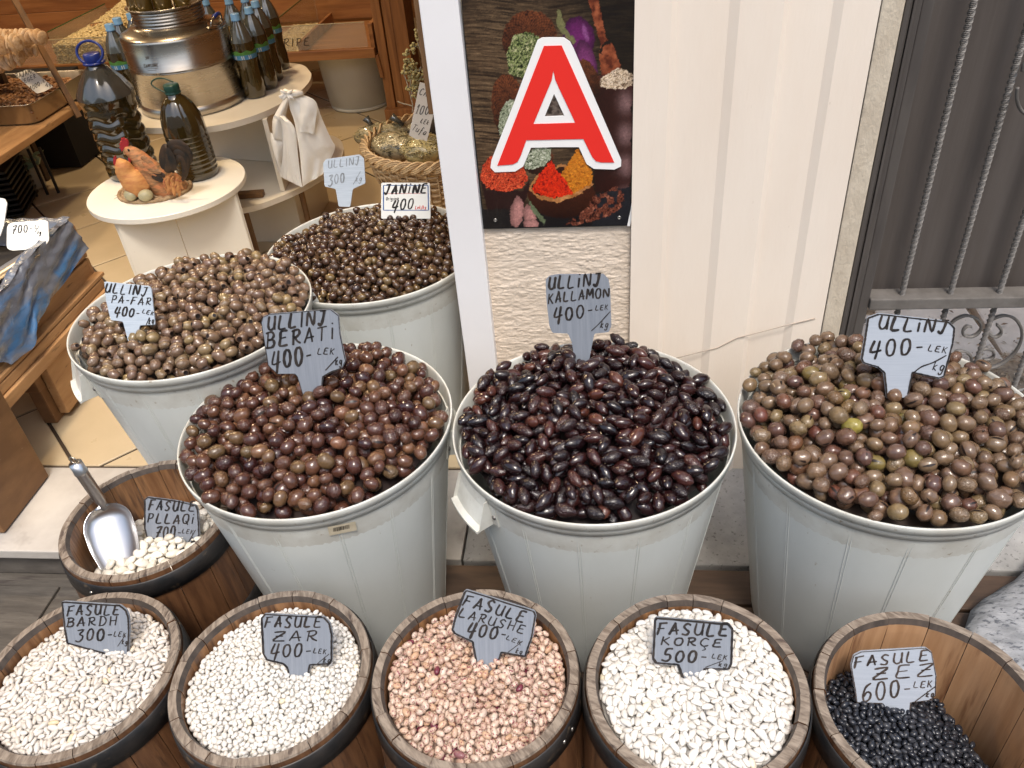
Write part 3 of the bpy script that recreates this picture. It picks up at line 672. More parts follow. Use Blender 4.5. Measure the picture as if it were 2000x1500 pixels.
T4 = tub(.516, 1.207, .676, FL, 'grey plastic tub of cracked green brown olives, rightmost of the tubs', [(120 * DEG, .3), (-24 * DEG, .26)], 5)
# barcode sticker
def on_tub(px, py, T, zr, H_, ro=.2615):
    p = W(px, py, Z=zr - .05)
    for _ in range(40):   # intersect with the cone
        d = (p - Vector((0, 0, CAMH))).normalized(); c = T.location; 
        rr = ro - .125 * (zr - .045 - p.z) ; q = math.hypot(p.x - c.x, p.y - c.y) - rr
        p = p + d * q * .6
    return p
g = []
for v in range(3):
    for u in range(9): g.append(on_tub(640 + (694 - 640) * u / 8 + v * 2, 1029 - 11 * u / 8 + v * 8.5, T2, .674, .55) + Vector((0, -.001, .0003)))
b = MB(); b.add(g, [(v * 9 + u, (v + 1) * 9 + u, (v + 1) * 9 + u + 1, v * 9 + u + 1) for v in range(2) for u in range(8)])
stk = b.build('barcode_sticker', mat('aged_sticker', (.56, .49, .36), .6, (.44, .38, .27), 60), T2, world=True)
b = MB(); q = 651
while q < 682:
    w = random.choice((.7, 1.1, 1.7)); A = [on_tub(q + dx, yy - 11 * (q - 640) / 54, T2, .674, .55) + Vector((0, -.0016, .0006)) for dx, yy in ((0, 1032.5), (w, 1032.5), (w + .8, 1040), (.8, 1040))]
    b.add(A, [(0, 3, 2, 1)]); q += w + random.choice((.8, 1.2))
b.build('barcode', MT['ink'], T2, world=True)

# planks the front tubs stand on
for k, (y, h_) in enumerate([(1.270, .022), (1.165, .020), (1.055, .022)]):
    pl = thing('wooden_plank', ['dark wooden plank against the door step, under the three front tubs', 'dark wooden plank in the middle under the three front tubs', 'dark wooden plank nearest the barrels, under the three front tubs'][k], 'plank', (.05, y, FL - .012), group='planks under the tubs')
    MB().box((0, 0, 0), (1.98, .098, h_), bev=.004).build('board', MT['plank'], pl)
    for x in (-.85, -.3, .28, .9): MB().box((x, 0, -.058), (.09, .09, .092), bev=.004).build('block', MT['plank'], pl)

# ------------------------------------------------------------------ stave barrels
def barrel(cx, cy, zr, label, seed, inner='wood_inner', R0=.165, n=18, rot=0):
    t = thing('stave_barrel', label, 'barrel', (cx, cy, 0), rz=rot, group='wooden barrels of beans')
    r = random.Random(seed); ws = [1 + r.uniform(-.28, .28) for _ in range(n)]; tot = sum(ws); a = 0
    def rad(u):   # u 0 bottom .. 1 top
        return R0 * (.93 + .085 * math.sin(PI * min(1, u * .78 + .1)) - .012 * u) / (.93 + .085 * math.sin(PI * .88) - .012)
    for k in range(n):
        a1 = a + 2 * PI * ws[k] / tot; dz = r.uniform(-.0012, .0012); dr = r.uniform(-.0009, .0009); g = .0035
        m = 5; A = [a + g + (a1 - a - 2 * g) * i / m for i in range(m + 1)]
        prof = []
        for u in (0, .12, .25, .4, .55, .7, .82, .92): prof.append((rad(u) + dr, (zr - .006) * u, 0))
        prof += [(rad(1) + dr - .0004, zr - .004 + dz, 0), (rad(1) + dr - .0022, zr + dz, 1), (R0 - .0150 + dr, zr + dz, 1), (R0 - .0195 + dr, zr - .0105 + dz, 2), (R0 - .0195, zr - .03, 3), (R0 - .0190, zr - .12, 3), (R0 - .0185, .06, 3), (R0 - .0185, .0, 3)]
        P = []; L_ = len(prof)
        for aa in A:
            for q, (rr, zz, _) in enumerate(prof): P.append((rr * math.cos(aa), rr * math.sin(aa), zz))
        b = MB()
        for i in range(m):
            for j in range(L_):
                j2 = (j + 1) % L_; mi = prof[j2][2] if j2 else 0
                if j == 8: mi = 1
                b.add([], [])
                b.f.append((i * L_ + j, (i + 1) * L_ + j, (i + 1) * L_ + j2, i * L_ + j2)); b.m.append(mi); b.sm.append(False)
        b.f.append(tuple(range(L_))); b.m.append(0); b.sm.append(False)
        b.f.append(tuple(m * L_ + q for q in range(L_ - 1, -1, -1))); b.m.append(0); b.sm.append(False)
        b.v = [tuple(p) for p in P]
        b.build('stave', [MT['wood_barrel'], MT['endgrain'], MT['chamfer'], MT[inner]], t)
        a = a1
    MB().lathe([(.001, .05), (R0 - .021, .05)], 40, caps=(False, False)).build('base_board', MT['wood_inner'], t)
    for z0, z1 in ((zr - .056, zr - .014), (zr - .235, zr - .200), (.04, .075)):
        f = lambda z: rad(z / zr)
        hp = MB().lathe([(f(z0) + .0005, z0), (f(z0) + .0028, z0 + .0008), (f((z0 + z1) / 2) + .0032, (z0 + z1) / 2), (f(z1) + .0026, z1 - .0008), (f(z1) + .0003, z1)], 72).build('hoop', MT['hoop'], t)
        an = r.uniform(-2.6, -.6)
        for dd in (-.0, .14):
            rr = f((z0 + z1) / 2) + .003
            MB().lathe([(.004, 0), (.0035, .0016), (.0005, .0024)], 12, M=Matrix.Rotation(an + dd, 4, 'Z') @ Matrix.Rotation(PI / 2, 4, 'Y'), c=(rr * math.cos(an + dd), rr * math.sin(an + dd), (z0 + z1) / 2)).build('rivet', MT['steel_matt'], hp)
    return t
B1 = barrel(-.882, .735, .525, 'wooden barrel of long white beans, leftmost in the front row', 1)
B2 = barrel(-.551, .748, .523, 'wooden barrel of small round white beans, second from the left in the front row', 2, rot=.3)
B3 = barrel(-.209, .748, .538, 'wooden barrel of speckled pink beans, middle of the front row', 3, rot=.7)
B4 = barrel(.133, .734, .554, 'wooden barrel of large flat white beans, right of the speckled ones', 4, R0=.167, rot=1.2)
B5 = barrel(.473, .721, .540, 'wooden barrel with pale inside, half full of black beans, rightmost in the front row', 5, inner='wood_inner_pale', n=16, rot=.9)
BP = barrel(-.914, 1.072, .542, 'nearly empty wooden barrel of big white beans with a steel scoop, behind the front row', 6, rot=.15)

# ------------------------------------------------------------------ what is in them
g = lambda r_, p=2: 1 - np.clip(r_, 0, 1.2) ** p
def dome(cx, cy, zr, R_, low, up, ax=0, ay=0, seed=0, p=2.2, amp=.004):
    rr = np.random.default_rng(seed); ph = rr.random(6) * 6.28; fr_ = rr.uniform(14, 40, (6, 2))
    def S(x, y):
        u, v = (x - cx) / R_, (y - cy) / R_
        w = sum(np.sin(fr_[k, 0] * x + fr_[k, 1] * y + ph[k]) for k in range(6)) * amp / 3
        return zr - low + up * g(np.hypot(u, v), p) + ax * u + ay * v + w
    return S
PM = {}
PM['pit'] = piece_mat('pitted_olive_skin', [(0, (.115, .066, .044)), (.3, (.155, .096, .058)), (.6, (.135, .080, .055)), (.86, (.180, .122, .066)), (1, (.22, .155, .072))], .2, coat=.35, bump=.0009, bscale=70)
PM['small'] = piece_mat('small_brown_olive_skin', [(0, (.030, .014, .010)), (.35, (.070, .036, .018)), (.6, (.045, .019, .012)), (.85, (.095, .055, .025)), (1, (.14, .09, .035))], .17, coat=.5, bump=.0009, bscale=100)
PM['mix'] = piece_mat('mixed_olive_skin', [(0, (.030, .010, .010)), (.25, (.070, .027, .018)), (.45, (.092, .040, .023)), (.62, (.052, .018, .014)), (.82, (.130, .060, .032)), (.94, (.105, .066, .030)), (1, (.17, .075, .042))], .14, spec=.45, coat=.35, bump=.0012, bscale=80)
PM['kal'] = piece_mat('kalamata_skin', [(0, (.006, .003, .004)), (.35, (.012, .004, .005)), (.68, (.022, .007, .007)), (.92, (.042, .012, .010)), (1, (.08, .026, .016))], .12, spec=.45, coat=.3, bump=.0011, bscale=90)
PM['crack'] = piece_mat('cracked_olive_skin', [(0, (.085, .042, .034)), (.2, (.135, .082, .052)), (.42, (.165, .110, .064)), (.6, (.105, .048, .034)), (.86, (.19, .135, .066)), (.92, (.11, .036, .026)), (.97, (.16, .12, .04)), (1, (.30, .25, .05))], .16, spec=.45, coat=.35, bump=.0012, bscale=75)
PM['white'] = piece_mat('white_bean_skin', [(0, (.52, .475, .42)), (.5, (.60, .56, .515)), (.95, (.65, .61, .56)), (1, (.60, .48, .30))], .36, spec=.4, mottle=.04)
PM['white2'] = piece_mat('bright_white_bean_skin', [(0, (.58, .55, .505)), (.6, (.66, .635, .595)), (.97, (.71, .69, .65)), (1, (.64, .56, .40))], .34, spec=.4, mottle=.04)
PM['pink'] = piece_mat('speckled_bean_skin', [(0, (.42, .275, .205)), (.3, (.52, .385, .30)), (.6, (.58, .46, .375)), (.8, (.46, .29, .18)), (.965, (.56, .44, .36)), (.97, (.15, .03, .05)), (1, (.13, .025, .04))], .36, spec=.4, mottle=.12, speck=(.20, .045, .06), speck_scale=330, speck_th=(.575, .62))
PM['black'] = piece_mat('black_bean_skin', [(0, (.012, .014, .020)), (.6, (.022, .025, .033)), (1, (.040, .042, .050))], .3, spec=.5, mottle=.1)
PM['big'] = piece_mat('big_white_bean_skin', [(0, (.62, .56, .46)), (.5, (.72, .68, .60)), (1, (.76, .73, .67))], .34, mottle=.05)
S1 = dome(-.934, 1.515, .746, .26, .004, .036, ax=.010, ay=.002, seed=1)
SB = dome(-.609, 1.884, .700, .27, .010, .038, seed=2, amp=.006)
S2 = dome(-.57, 1.21, .674, .26, .000, .044, seed=3)
S3 = dome(-.026, 1.214, .668, .26, .004, .040, seed=4, ay=.004)
S4 = dome(.516, 1.207, .676, .262, .000, .048, seed=5, amp=.007)
heap('pitted_olive', 'brown green pitted olive with a round hole, in the left tub on the shop tiles', 'olive', 'pitted olives in the left tub', -.934, 1.515, .262, S1, (.0143, .0115, .0112), ['pit', 'pit', 'olive'], [PM['pit'], FLESH], 'heap of brown green pitted olives filling the left tub', (.03, .02, .012), seed=11, rim=.746, over=.55)
heap('small_olive', 'small shiny dark brown olive in the tub inside the doorway', 'olive', 'small dark olives in the rear tub', -.609, 1.884, .272, SB, (.0116, .0098, .0096), ['olive', 'olive', 'oval'], [PM['small'], FLESH], 'heap of small dark brown olives filling the rear tub', (.012, .007, .004), seed=12, rim=.700, over=.55)
heap('mixed_olive', 'glossy purple brown olive in the tub with the barcode sticker', 'olive', 'purple brown olives in the barcode tub', -.57, 1.21, .262, S2, (.0158, .0130, .0127), ['olive', 'olive', 'slit', 'oval', 'olive'], [PM['mix'], FLESH], 'heap of glossy purple brown olives filling the tub with the barcode sticker', (.018, .009, .007), seed=13, rim=.674, over=.55)
heap('long_olive', 'glossy near black pointed olive in the tub in front of the poster', 'olive', 'long black olives in the middle tub', -.026, 1.214, .262, S3, (.0188, .0112, .0109), ['kal', 'kal', 'kal', 'kal'], [PM['kal'], FLESH], 'heap of glossy near black pointed olives filling the tub in front of the poster', (.008, .004, .004), seed=14, rim=.668, over=.1, jitter=.8)
heap('cracked_olive', 'green brown olive in the rightmost tub', 'olive', 'cracked olives in the rightmost tub', .516, 1.207, .265, S4, (.0161, .0133, .0130), ['slit', 'olive', 'slit', 'oval', 'slit'], [PM['crack'], FLESH], 'heap of green brown cracked olives filling the rightmost tub', (.03, .018, .012), seed=15, rim=.676, over=.55)
D1 = dome(-.882, .735, .525, .145, .022, .016, ax=.008, ay=-.009, seed=21, amp=.003)
D2 = dome(-.551, .748, .523, .145, .023, .014, ax=.004, ay=-.004, seed=22, amp=.003)
D3 = dome(-.209, .748, .538, .145, .020, .016, seed=23, amp=.003)
D4 = dome(.133, .734, .554, .148, .018, .018, seed=24, amp=.004)
D5 = dome(.473, .721, .540, .14, .128, .040, ax=-.050, ay=-.006, seed=25, amp=.003)
DP = dome(-.914, 1.072, .542, .14, .108, .020, ax=.012, ay=-.012, seed=26, amp=.006)
heap('long_white_bean', 'long white bean in the leftmost front barrel', 'bean', 'long white beans in the leftmost barrel', -.882, .735, .1445, D1, (.0082, .0040, .0037), ['bean', 'bean', 'oval'], [PM['white']], 'bed of long white beans filling the leftmost front barrel', (.30, .28, .25), seed=31, jitter=.4, shrink=.88)
heap('round_white_bean', 'small round white bean in the second front barrel', 'bean', 'small white beans in the second barrel', -.551, .748, .1445, D2, (.0054, .0040, .0038), ['oval', 'oval', 'bean'], [PM['white2']], 'bed of small round white beans filling the second front barrel', (.32, .30, .27), seed=32, jitter=.4)
heap('speckled_bean', 'pink bean with dark red speckles in the middle front barrel', 'bean', 'speckled beans in the middle barrel', -.209, .748, .1445, D3, (.0078, .0052, .0048), ['bean', 'oval', 'bean'], [PM['pink']], 'bed of speckled pink beans filling the middle front barrel', (.20, .13, .10), seed=33, jitter=.5, shrink=.88)
heap('flat_white_bean', 'large flat white kidney bean in the front barrel right of the speckled beans', 'bean', 'large white beans in the fourth barrel', .133, .734, .1465, D4, (.0090, .0052, .0039), ['kidney', 'bean', 'kidney'], [PM['white2']], 'bed of large flat white beans filling the front barrel right of the speckled beans', (.34, .32, .29), seed=34, jitter=.6, tiltmax=1.0, shrink=.84)
heap('black_bean', 'small black bean in the rightmost front barrel', 'bean', 'black beans in the rightmost barrel', .473, .721, .1445, D5, (.0066, .0044, .0041), ['bean', 'oval', 'bean'], [PM['black']], 'slope of small black beans in the rightmost front barrel', (.006, .006, .008), seed=35, jitter=.5, mask=lambda x, y: ((x - .473) * .80 + (y - .721) * .35) < .088)
heap('big_white_bean', 'big cream white bean in the nearly empty barrel with the scoop', 'bean', 'big white beans in the scoop barrel', -.914, 1.072, .1445, DP, (.0125, .0088, .0062), ['bean', 'oval', 'kidney'], [PM['big']], 'last big cream white beans at the bottom of the scoop barrel', (.28, .25, .2), seed=36, jitter=.9)
for i, (px, py) in enumerate([(1265, 690), (595, 465)]):
    p = W(px, py, Y=(1.44, 1.72)[i]); MB().tube([p + Vector((0, 0, -.03)), p, p + Vector((.002, 0, .012))], .0011, 6).build('olive_stalk', MT['dirt'], label=['thin dark stalk sticking up from the near black olives', 'short dark twig sticking up from the small dark olives'][i], cat='stalk')
# ------------------------------------------------------------------ hand lettering: strokes on a unit box (x 0..1, y 0 baseline .. 1 cap height)
O_ = [(.5, 1), (.2, .88), (.05, .5), (.2, .1), (.5, 0), (.8, .12), (.95, .5), (.8, .9), (.5, 1)]
GL = {
 'A': [[(0, 0), (.28, .55), (.52, 1.02)], [(.52, 1.02), (.70, .5), (.86, 0)], [(.15, .30), (1.0, .36)]],
 'B': [[(.12, 0), (.20, 1)], [(.0, .95), (.6, 1), (.82, .78), (.6, .56), (.2, .52)], [(.2, .52), (.75, .48), (.9, .22), (.6, 0), (.0, .02)]],
 'C': [[(.9, .85), (.5, 1), (.12, .7), (.08, .3), (.45, 0), (.95, .12)]],
 'D': [[(.15, 0), (.2, 1)], [(.02, .98), (.6, .95), (.95, .5), (.6, .03), (.05, .02)]],
 'E': [[(.9, 1), (.25, .97), (.14, .5), (.10, .05), (.95, .02)], [(.16, .52), (.75, .55)]],
 'F': [[(.20, 1), (.14, .5), (.02, -.05)], [(.05, .95), (.95, 1.02)], [(-.02, .50), (.72, .52)]],
 'G': [[(.9, .82), (.5, 1), (.12, .65), (.12, .25), (.5, 0), (.9, .2), (.88, .48), (.5, .46)]],
 'H': [[(.12, 1), (.10, 0)], [(.88, 1), (.84, -.02)], [(.1, .5), (.88, .52)]],
 'I': [[(.5, 1), (.48, 0)]],
 'i': [[(.5, .72), (.48, 0)], [(.5, .98), (.52, 1.04)]],
 'J': [[(.2, 1), (.95, 1)], [(.72, 1), (.62, .35), (.35, -.05), (.02, .15)]],
 'K': [[(.15, 1), (.10, 0)], [(.85, .95), (.2, .48)], [(.3, .52), (.9, 0)]],
 'L': [[(.2, 1), (.08, .05), (.9, .03)]],
 'M': [[(.0, 0), (.12, 1), (.48, .35), (.86, 1), (1, 0)]],
 'N': [[(.08, 0), (.15, 1), (.82, .02), (.92, 1.02)]],
 'O': [O_],
 'P': [[(.15, 0), (.18, 1)], [(.02, .95), (.7, .98), (.85, .7), (.6, .48), (.2, .46)]],
 'Q': [O_, [(.55, .3), (1.0, -.12)]],
 'R': [[(.15, 0), (.2, 1)], [(.0, .92), (.65, 1), (.82, .74), (.55, .52), (.2, .48)], [(.35, .5), (.62, .2), (1.0, .05)]],
 'S': [[(.88, .88), (.5, 1.02), (.15, .78), (.4, .52), (.8, .3), (.55, .0), (.05, .08)]],
 'T': [[(.0, .96), (1, 1)], [(.5, .98), (.45, 0)]],
 'U': [[(.12, 1), (.06, .3), (.35, 0), (.75, .1), (.88, .5), (.9, 1)], [(.9, .5), (.95, .0)]],
 'Z': [[(.05, .95), (.95, 1), (.45, .5), (.0, .02), (1.0, .0)], [(.2, .5), (.8, .52)]],
 'a': [[(.85, .6), (.4, .65), (.1, .3), (.4, 0), (.8, .25), (.88, .62), (.85, .05)]],
 'u': [[(.1, .65), (.12, .15), (.5, 0), (.8, .2), (.85, .65), (.9, 0)]],
 'f': [[(.85, .95), (.5, 1), (.4, .6), (.35, -.35)], [(.1, .5), (.75, .52)]],
 'k': [[(.2, 1), (.1, 0)], [(.75, .62), (.2, .3), (.8, .0)]],
 'g': [[(.85, .6), (.4, .65), (.15, .35), (.45, .1), (.8, .35), (.85, .6), (.75, -.2), (.35, -.4), (.05, -.2)]],
 'r': [[(.2, .6), (.2, 0)], [(.2, .4), (.5, .62), (.85, .55)]], 'n': [[(.1, .6), (.12, 0)], [(.12, .4), (.5, .65), (.85, .45), (.85, 0)]],
 'o': [[(x, y * .62) for x, y in O_]], 'j': [[(.5, .62), (.45, -.25), (.1, -.3)]], 'e': [[(.1, .35), (.85, .38), (.6, .62), (.2, .5), (.15, .15), (.5, 0), (.85, .1)]],
 '0': [[(x * .9, y) for x, y in O_]],
 '1': [[(.1, .7), (.6, 1.0), (.45, .0)], [(.1, .02), (.9, .02)]],
 '3': [[(.05, .95), (.9, 1.0), (.4, .58), (.8, .42), (.75, .1), (.35, -.12), (-.1, .0)]],
 '4': [[(.30, 1.0), (.0, .30), (1.0, .38)], [(.80, 1.02), (.62, .3), (.50, -.25)]],
 '5': [[(.95, 1.0), (.35, .95), (.2, .55), (.7, .5), (.85, .2), (.45, -.05), (-.05, .05)]],
 '6': [[(.85, 1.05), (.35, .85), (.08, .35), (.3, .0), (.75, .1), (.85, .42), (.5, .55), (.12, .3)]],
 '7': [[(.0, .9), (.95, 1), (.5, .45), (.2, -.08)], [(.1, .45), (.85, .5)]],
 '8': [[(.85, .85), (.5, 1), (.15, .8), (.5, .52), (.85, .22), (.5, 0), (.12, .2), (.5, .52), (.85, .85)]],
 '-': [[(.1, .42), (.95, .42)]], '/': [[(.0, -.25), (1, 1.1)]], '.': [[(.4, .03), (.5, .03)]], '"': [[(.3, 1), (.3, .8)], [(.6, 1), (.6, .8)]], ' ': [],
}
def ribbon(b, pts2, w, mapf, rr, mi=0):
    """pts2 = polyline in photo px, mapped on to the plate by mapf; w = pen width in px"""
    if len(pts2) < 2: return
    P = [Vector((x, y, 0)) for x, y in pts2]
    if len(P) > 2: P = cr(P, 4)
    n = len(P); Lp = []; w0 = w * .84 * rr.uniform(.8, 1.2)
    for i in range(n):
        t = P[min(n - 1, i + 1)] - P[max(0, i - 1)]
        if t.length < 1e-6: t = Vector((1, 0, 0))
        t.normalize(); nn_ = Vector((-t.y, t.x, 0))
        ww = w0 * (.5 + .16 * abs(t.y)) * (1 + .12 * math.sin(i * 1.3 + w0 * 9))
        if i in (0, n - 1): ww *= .8
        Lp.append((P[i] + nn_ * ww, P[i] - nn_ * ww))
    V = []
    for a, c in Lp: V += [mapf(a.x, a.y), mapf(c.x, c.y)]
    e = P[0] - (P[1] - P[0]).normalized() * w0 * .25; V.append(mapf(e.x, e.y)); e = P[-1] + (P[-1] - P[-2]).normalized() * w0 * .25; V.append(mapf(e.x, e.y))
    F = [(2 * i, 2 * i + 1, 2 * i + 3, 2 * i + 2) for i in range(n - 1)] + [(2 * n, 1, 0), (2 * n + 1, 2 * n - 2, 2 * n - 1)]
    b.add(V, F, mi)
def write(b, s, x0, y0, x1, y1, h, mapf, pen=2.4, slant=.16, rr=None, h1=None, gap=.42, rise=None):
    """text s with baseline (x0,y0)-(x1,y1), cap height h (h1 at the end), all in photo px"""
    rr = rr or random.Random(len(s) * 7 + int(x0)); n = len(s)
    wts = [(.45 if c in 'Ii.j"' else .62 if c in '-/1' else 1.15 if c in 'MN' else 1) for c in s]; tot = sum(wts) + gap * (n - 1)
    L = math.hypot(x1 - x0, y1 - y0); ux, uy = (x1 - x0) / L, (y1 - y0) / L; vx, vy = uy, -ux
    if rise: vx, vy = rise
    p = 0
    for i, c in enumerate(s):
        w = wts[i] / tot * L; hh = h + ((h1 - h) * i / max(1, n - 1) if h1 else 0); hh *= rr.uniform(.93, 1.07); dy = rr.uniform(-.05, .05) * h
        for st_ in GL.get(c, []):
            q = []
            for (gx, gy) in st_:
                gx += rr.uniform(-.025, .025); gy += rr.uniform(-.02, .02)
                u = p + gx * w + slant * gy * hh; v = gy * hh + dy
                q.append((x0 + ux * u + vx * v, y0 + uy * u + vy * v))
            ribbon(b, q, pen, mapf, rr)
        p += w + gap / tot * L
def sign(label, outline, base, where, texts, border=2.6, inset=2.4, m='sign', ink='ink', yaw=0., tilt=.35, th=.0032, name='price_sign', cat='price sign', group='handwritten price signs', ext=30, strokes=(), rise=None, open_border=None):
    p0 = W(*base, **where); n = Vector((math.sin(yaw) * math.cos(tilt), -math.cos(yaw) * math.cos(tilt), math.sin(tilt)))
    mp = lambda x, y, o=0.: raypl(x, y, p0, n) + n * o
    O = [Vector((x, y, 0)) for x, y in outline]
    my = max(p.y for p in O)
    if ext:
        low = sorted(range(len(O)), key=lambda i: -O[i].y)[0]; nb = [(low - 1) % len(O), (low + 1) % len(O)]; nb = max(nb, key=lambda i: O[i].y)
        O = [Vector((p.x, p.y + (ext if i in (low, nb) else 0), 0)) for i, p in enumerate(O)]
    C = []; N = len(O)          # soften the corners a little
    for i in range(N):
        a, p, c = O[i - 1], O[i], O[(i + 1) % N]
        ka = min(.3, 2.5 / max(1e-3, (a - p).length)); kc = min(.3, 2.5 / max(1e-3, (c - p).length))
        C += [p.lerp(a, ka), p.lerp(p.lerp(a, ka).lerp(p.lerp(c, kc), .5), .5), p.lerp(c, kc)]
    cen = mp(sum(p.x for p in O) / N, sum(p.y for p in O) / N)
    t = thing(name, label, cat, tuple(cen), group=group)
    b = MB(); b.prism([[mp(p.x, p.y) for p in C]], n, th); b.build('plate', MT[m], t, world=True)
    b = MB(); rr = random.Random(int(base[0])); mf = lambda x, y: mp(x, y, .0006)
    if border:
        cx, cy = sum(p.x for p in O) / N, sum(p.y for p in O) / N; ar = sum(O[i - 1].x * O[i].y - O[i].x * O[i - 1].y for i in range(N))
        ins = []
        for i in range(N):
            a, p, c = O[i - 1], O[i], O[(i + 1) % N]; d1 = (p - a).normalized(); d2 = (c - p).normalized(); sg = 1 if ar > 0 else -1
            nn_ = (Vector((-d1.y, d1.x, 0)) + Vector((-d2.y, d2.x, 0))); nn_ = nn_.normalized() if nn_.length > 1e-6 else Vector((0, 0, 0))
            ins.append((p.x + nn_.x * inset * sg, p.y + nn_.y * inset * sg))
        lowmost = my - 4 + (ext or 0)
        for i in range(N):
            a, c = ins[i - 1], ins[i]
            if a[1] > my + ext * .5 and c[1] > my + ext * .5: continue
            d = 5; q = [(a[0] + (c[0] - a[0]) * k / d + (rr.uniform(-.25, .25)), a[1] + (c[1] - a[1]) * k / d + rr.uniform(-.25, .25)) for k in range(d + 1)]
            ribbon(b, q, border, mf, rr)
    for tx in texts:
        s, x0, y0, x1, y1, h = tx[:6]; kw = tx[6] if len(tx) > 6 else {}
        write(b, s, x0, y0, x1, y1, h, mf, rr=rr, rise=rise, **kw)
    for q, w in strokes: ribbon(b, q, w, mf, rr)
    b.build('lettering', MT[ink], t, world=True)
    return t, mp
sign('pale sign ULLINJ PA-FAR 400 in the pitted olives of the left tub', [(203.4, 550), (291, 559), (295.5, 565), (303, 634), (273, 635.5), (265, 652), (254, 650.5), (240, 628), (216, 625), (207, 586)], (260, 652), dict(Z=.775),
     [('ULLINJ', 204.5, 571, 286, 578, 18, dict(pen=2.9)), ('PA-FAR', 216.6, 590.5, 294, 596, 14, dict(pen=2.4)), ('400-', 224, 616, 271, 619, 17, dict(pen=2.8)), ('LEK', 277.5, 611, 300, 616, 8, dict(pen=1.5)), ('kg', 290, 633, 300, 633, 12, dict(pen=1.8))], border=0, m='sign_pale', ink='ink', strokes=[([(286, 634), (292, 620)], 1.8)])
sign('big grey blue sign ULLINJ BERATI 400 in the tub with the barcode sticker', [(509.8, 631), (513, 619), (526.7, 613), (646, 603.7), (661.7, 616), (664.7, 652.8), (675.5, 705), (669.3, 718.7), (646, 726.4), (631, 735.6), (626, 748), (594, 750), (580.4, 735.6), (575.8, 731), (542, 731), (523.6, 714)], (605, 748), dict(Z=.742),
     [('ULLINJ', 523, 645, 636, 633, 27, dict(pen=4.6)), ('BERATi', 520, 681, 653, 661, 28, dict(pen=4.2)), ('400-', 533, 722, 608, 708, 34, dict(pen=4.4)), ('LEK', 620, 691, 652, 692, 12, dict(pen=2.)), ('kg', 655, 713, 668, 711, 13, dict(pen=2.4))], border=1.3, inset=.8, strokes=[([(636, 723), (660, 697)], 2.3), ([(630, 736), (645, 728), (669, 718)], 2.6)])
sign('grey sign ULLINJ KALLAMON 400 standing at the back of the near black olives', [(1065.7, 546), (1073, 538.8), (1087.7, 535.9), (1178.7, 535), (1189, 546), (1192, 566.7), (1194.2, 637), (1189, 648.8), (1161, 651.7), (1156.7, 672.3), (1147, 693), (1124.4, 691.3), (1117, 669.3), (1109.7, 651.7), (1079, 650.3), (1073, 637), (1067, 584)], (1135, 692), dict(Y=1.375),
     [('ULLiNJ', 1071, 563.7, 1172, 557, 23, dict(pen=4.3)), ('KALLAMON', 1070, 593, 1190, 579, 21, dict(pen=3.4, h1=17)), ('400-', 1083, 628, 1157, 617, 25, dict(pen=3.6)), ('LEK', 1163, 606, 1187, 605, 9.5, dict(pen=1.7)), ('kg', 1172, 639, 1187, 640, 13, dict(pen=1.9))], border=0, tilt=.25, strokes=[([(1155, 646), (1170, 632), (1192, 608)], 1.9)])
sign('light sign ULLINJ 400 with a black edge in the cracked olives of the rightmost tub', [(1693.6, 620), (1716, 611.6), (1853, 627), (1865.8, 639.6), (1863, 670), (1844.8, 736), (1833.6, 740.4), (1783, 729), (1774, 746), (1731, 748), (1725.8, 729), (1713, 718), (1685, 709.6), (1681, 701), (1688, 659)], (1752, 747), dict(Z=.752),
     [('ULLiNJ', 1715, 642, 1848, 651, 25, dict(pen=5.)), ('400-', 1699, 695, 1800, 691, 31, dict(pen=4.6)), ('LEK', 1812, 684, 1848, 690, 12, dict(pen=2.1)), ('kg', 1820, 722, 1842, 726, 19, dict(pen=2.5))], m='sign_light', border=3.2, inset=2.2, strokes=[([(1783, 729), (1800, 716), (1822, 708), (1848, 694)], 2.4)])
sign('grey sign FASULE PLLAQI 700 leaning in the barrel with the scoop', [(281.4, 976), (288.4, 969.8), (347, 977.4), (383.5, 985.8), (387.7, 995.6), (390.5, 1046), (358.3, 1071), (343, 1076.7), (322, 1060), (285.6, 1048.8), (281.4, 1032)], (340, 1076), dict(Z=.440),
     [('FASULE', 290, 995, 379, 998, 19, dict(pen=3.1)), ('PLLAQi', 287, 1020.8, 378, 1023, 18, dict(pen=3.1)), ('700-', 304, 1050, 352, 1049, 22, dict(pen=3.4)), ('LEK', 355.5, 1041, 377, 1043, 8.5, dict(pen=1.6)), ('kg', 374, 1057, 385, 1057, 9, dict(pen=1.6))], ink='ink', ext=8, border=2.6, inset=1.8, tilt=.55, strokes=[([(367, 1061), (382, 1035)], 1.8)])
sign('grey sign FASULE BARDH 300 pushed into the long white beans', [(120, 1176), (125, 1173.8), (235, 1181), (247.5, 1191), (252.5, 1205), (253.8, 1230), (251, 1265), (225, 1262), (130, 1257), (125, 1230)], (190, 1258), dict(Z=.530),
     [('FASULE', 131, 1202, 233, 1200, 19, dict(pen=3.3)), ('BARDH', 130, 1224, 228, 1221, 17, dict(pen=3.)), ('300-', 149, 1252, 218, 1249, 21, dict(pen=3.4)), ('LEK', 222, 1242, 246, 1244, 9, dict(pen=1.7)), ('kg', 238, 1258, 249, 1258, 9, dict(pen=1.7))], border=3.2, inset=2.2, tilt=.5, ext=22, strokes=[([(230, 1262), (245, 1240)], 1.7)])
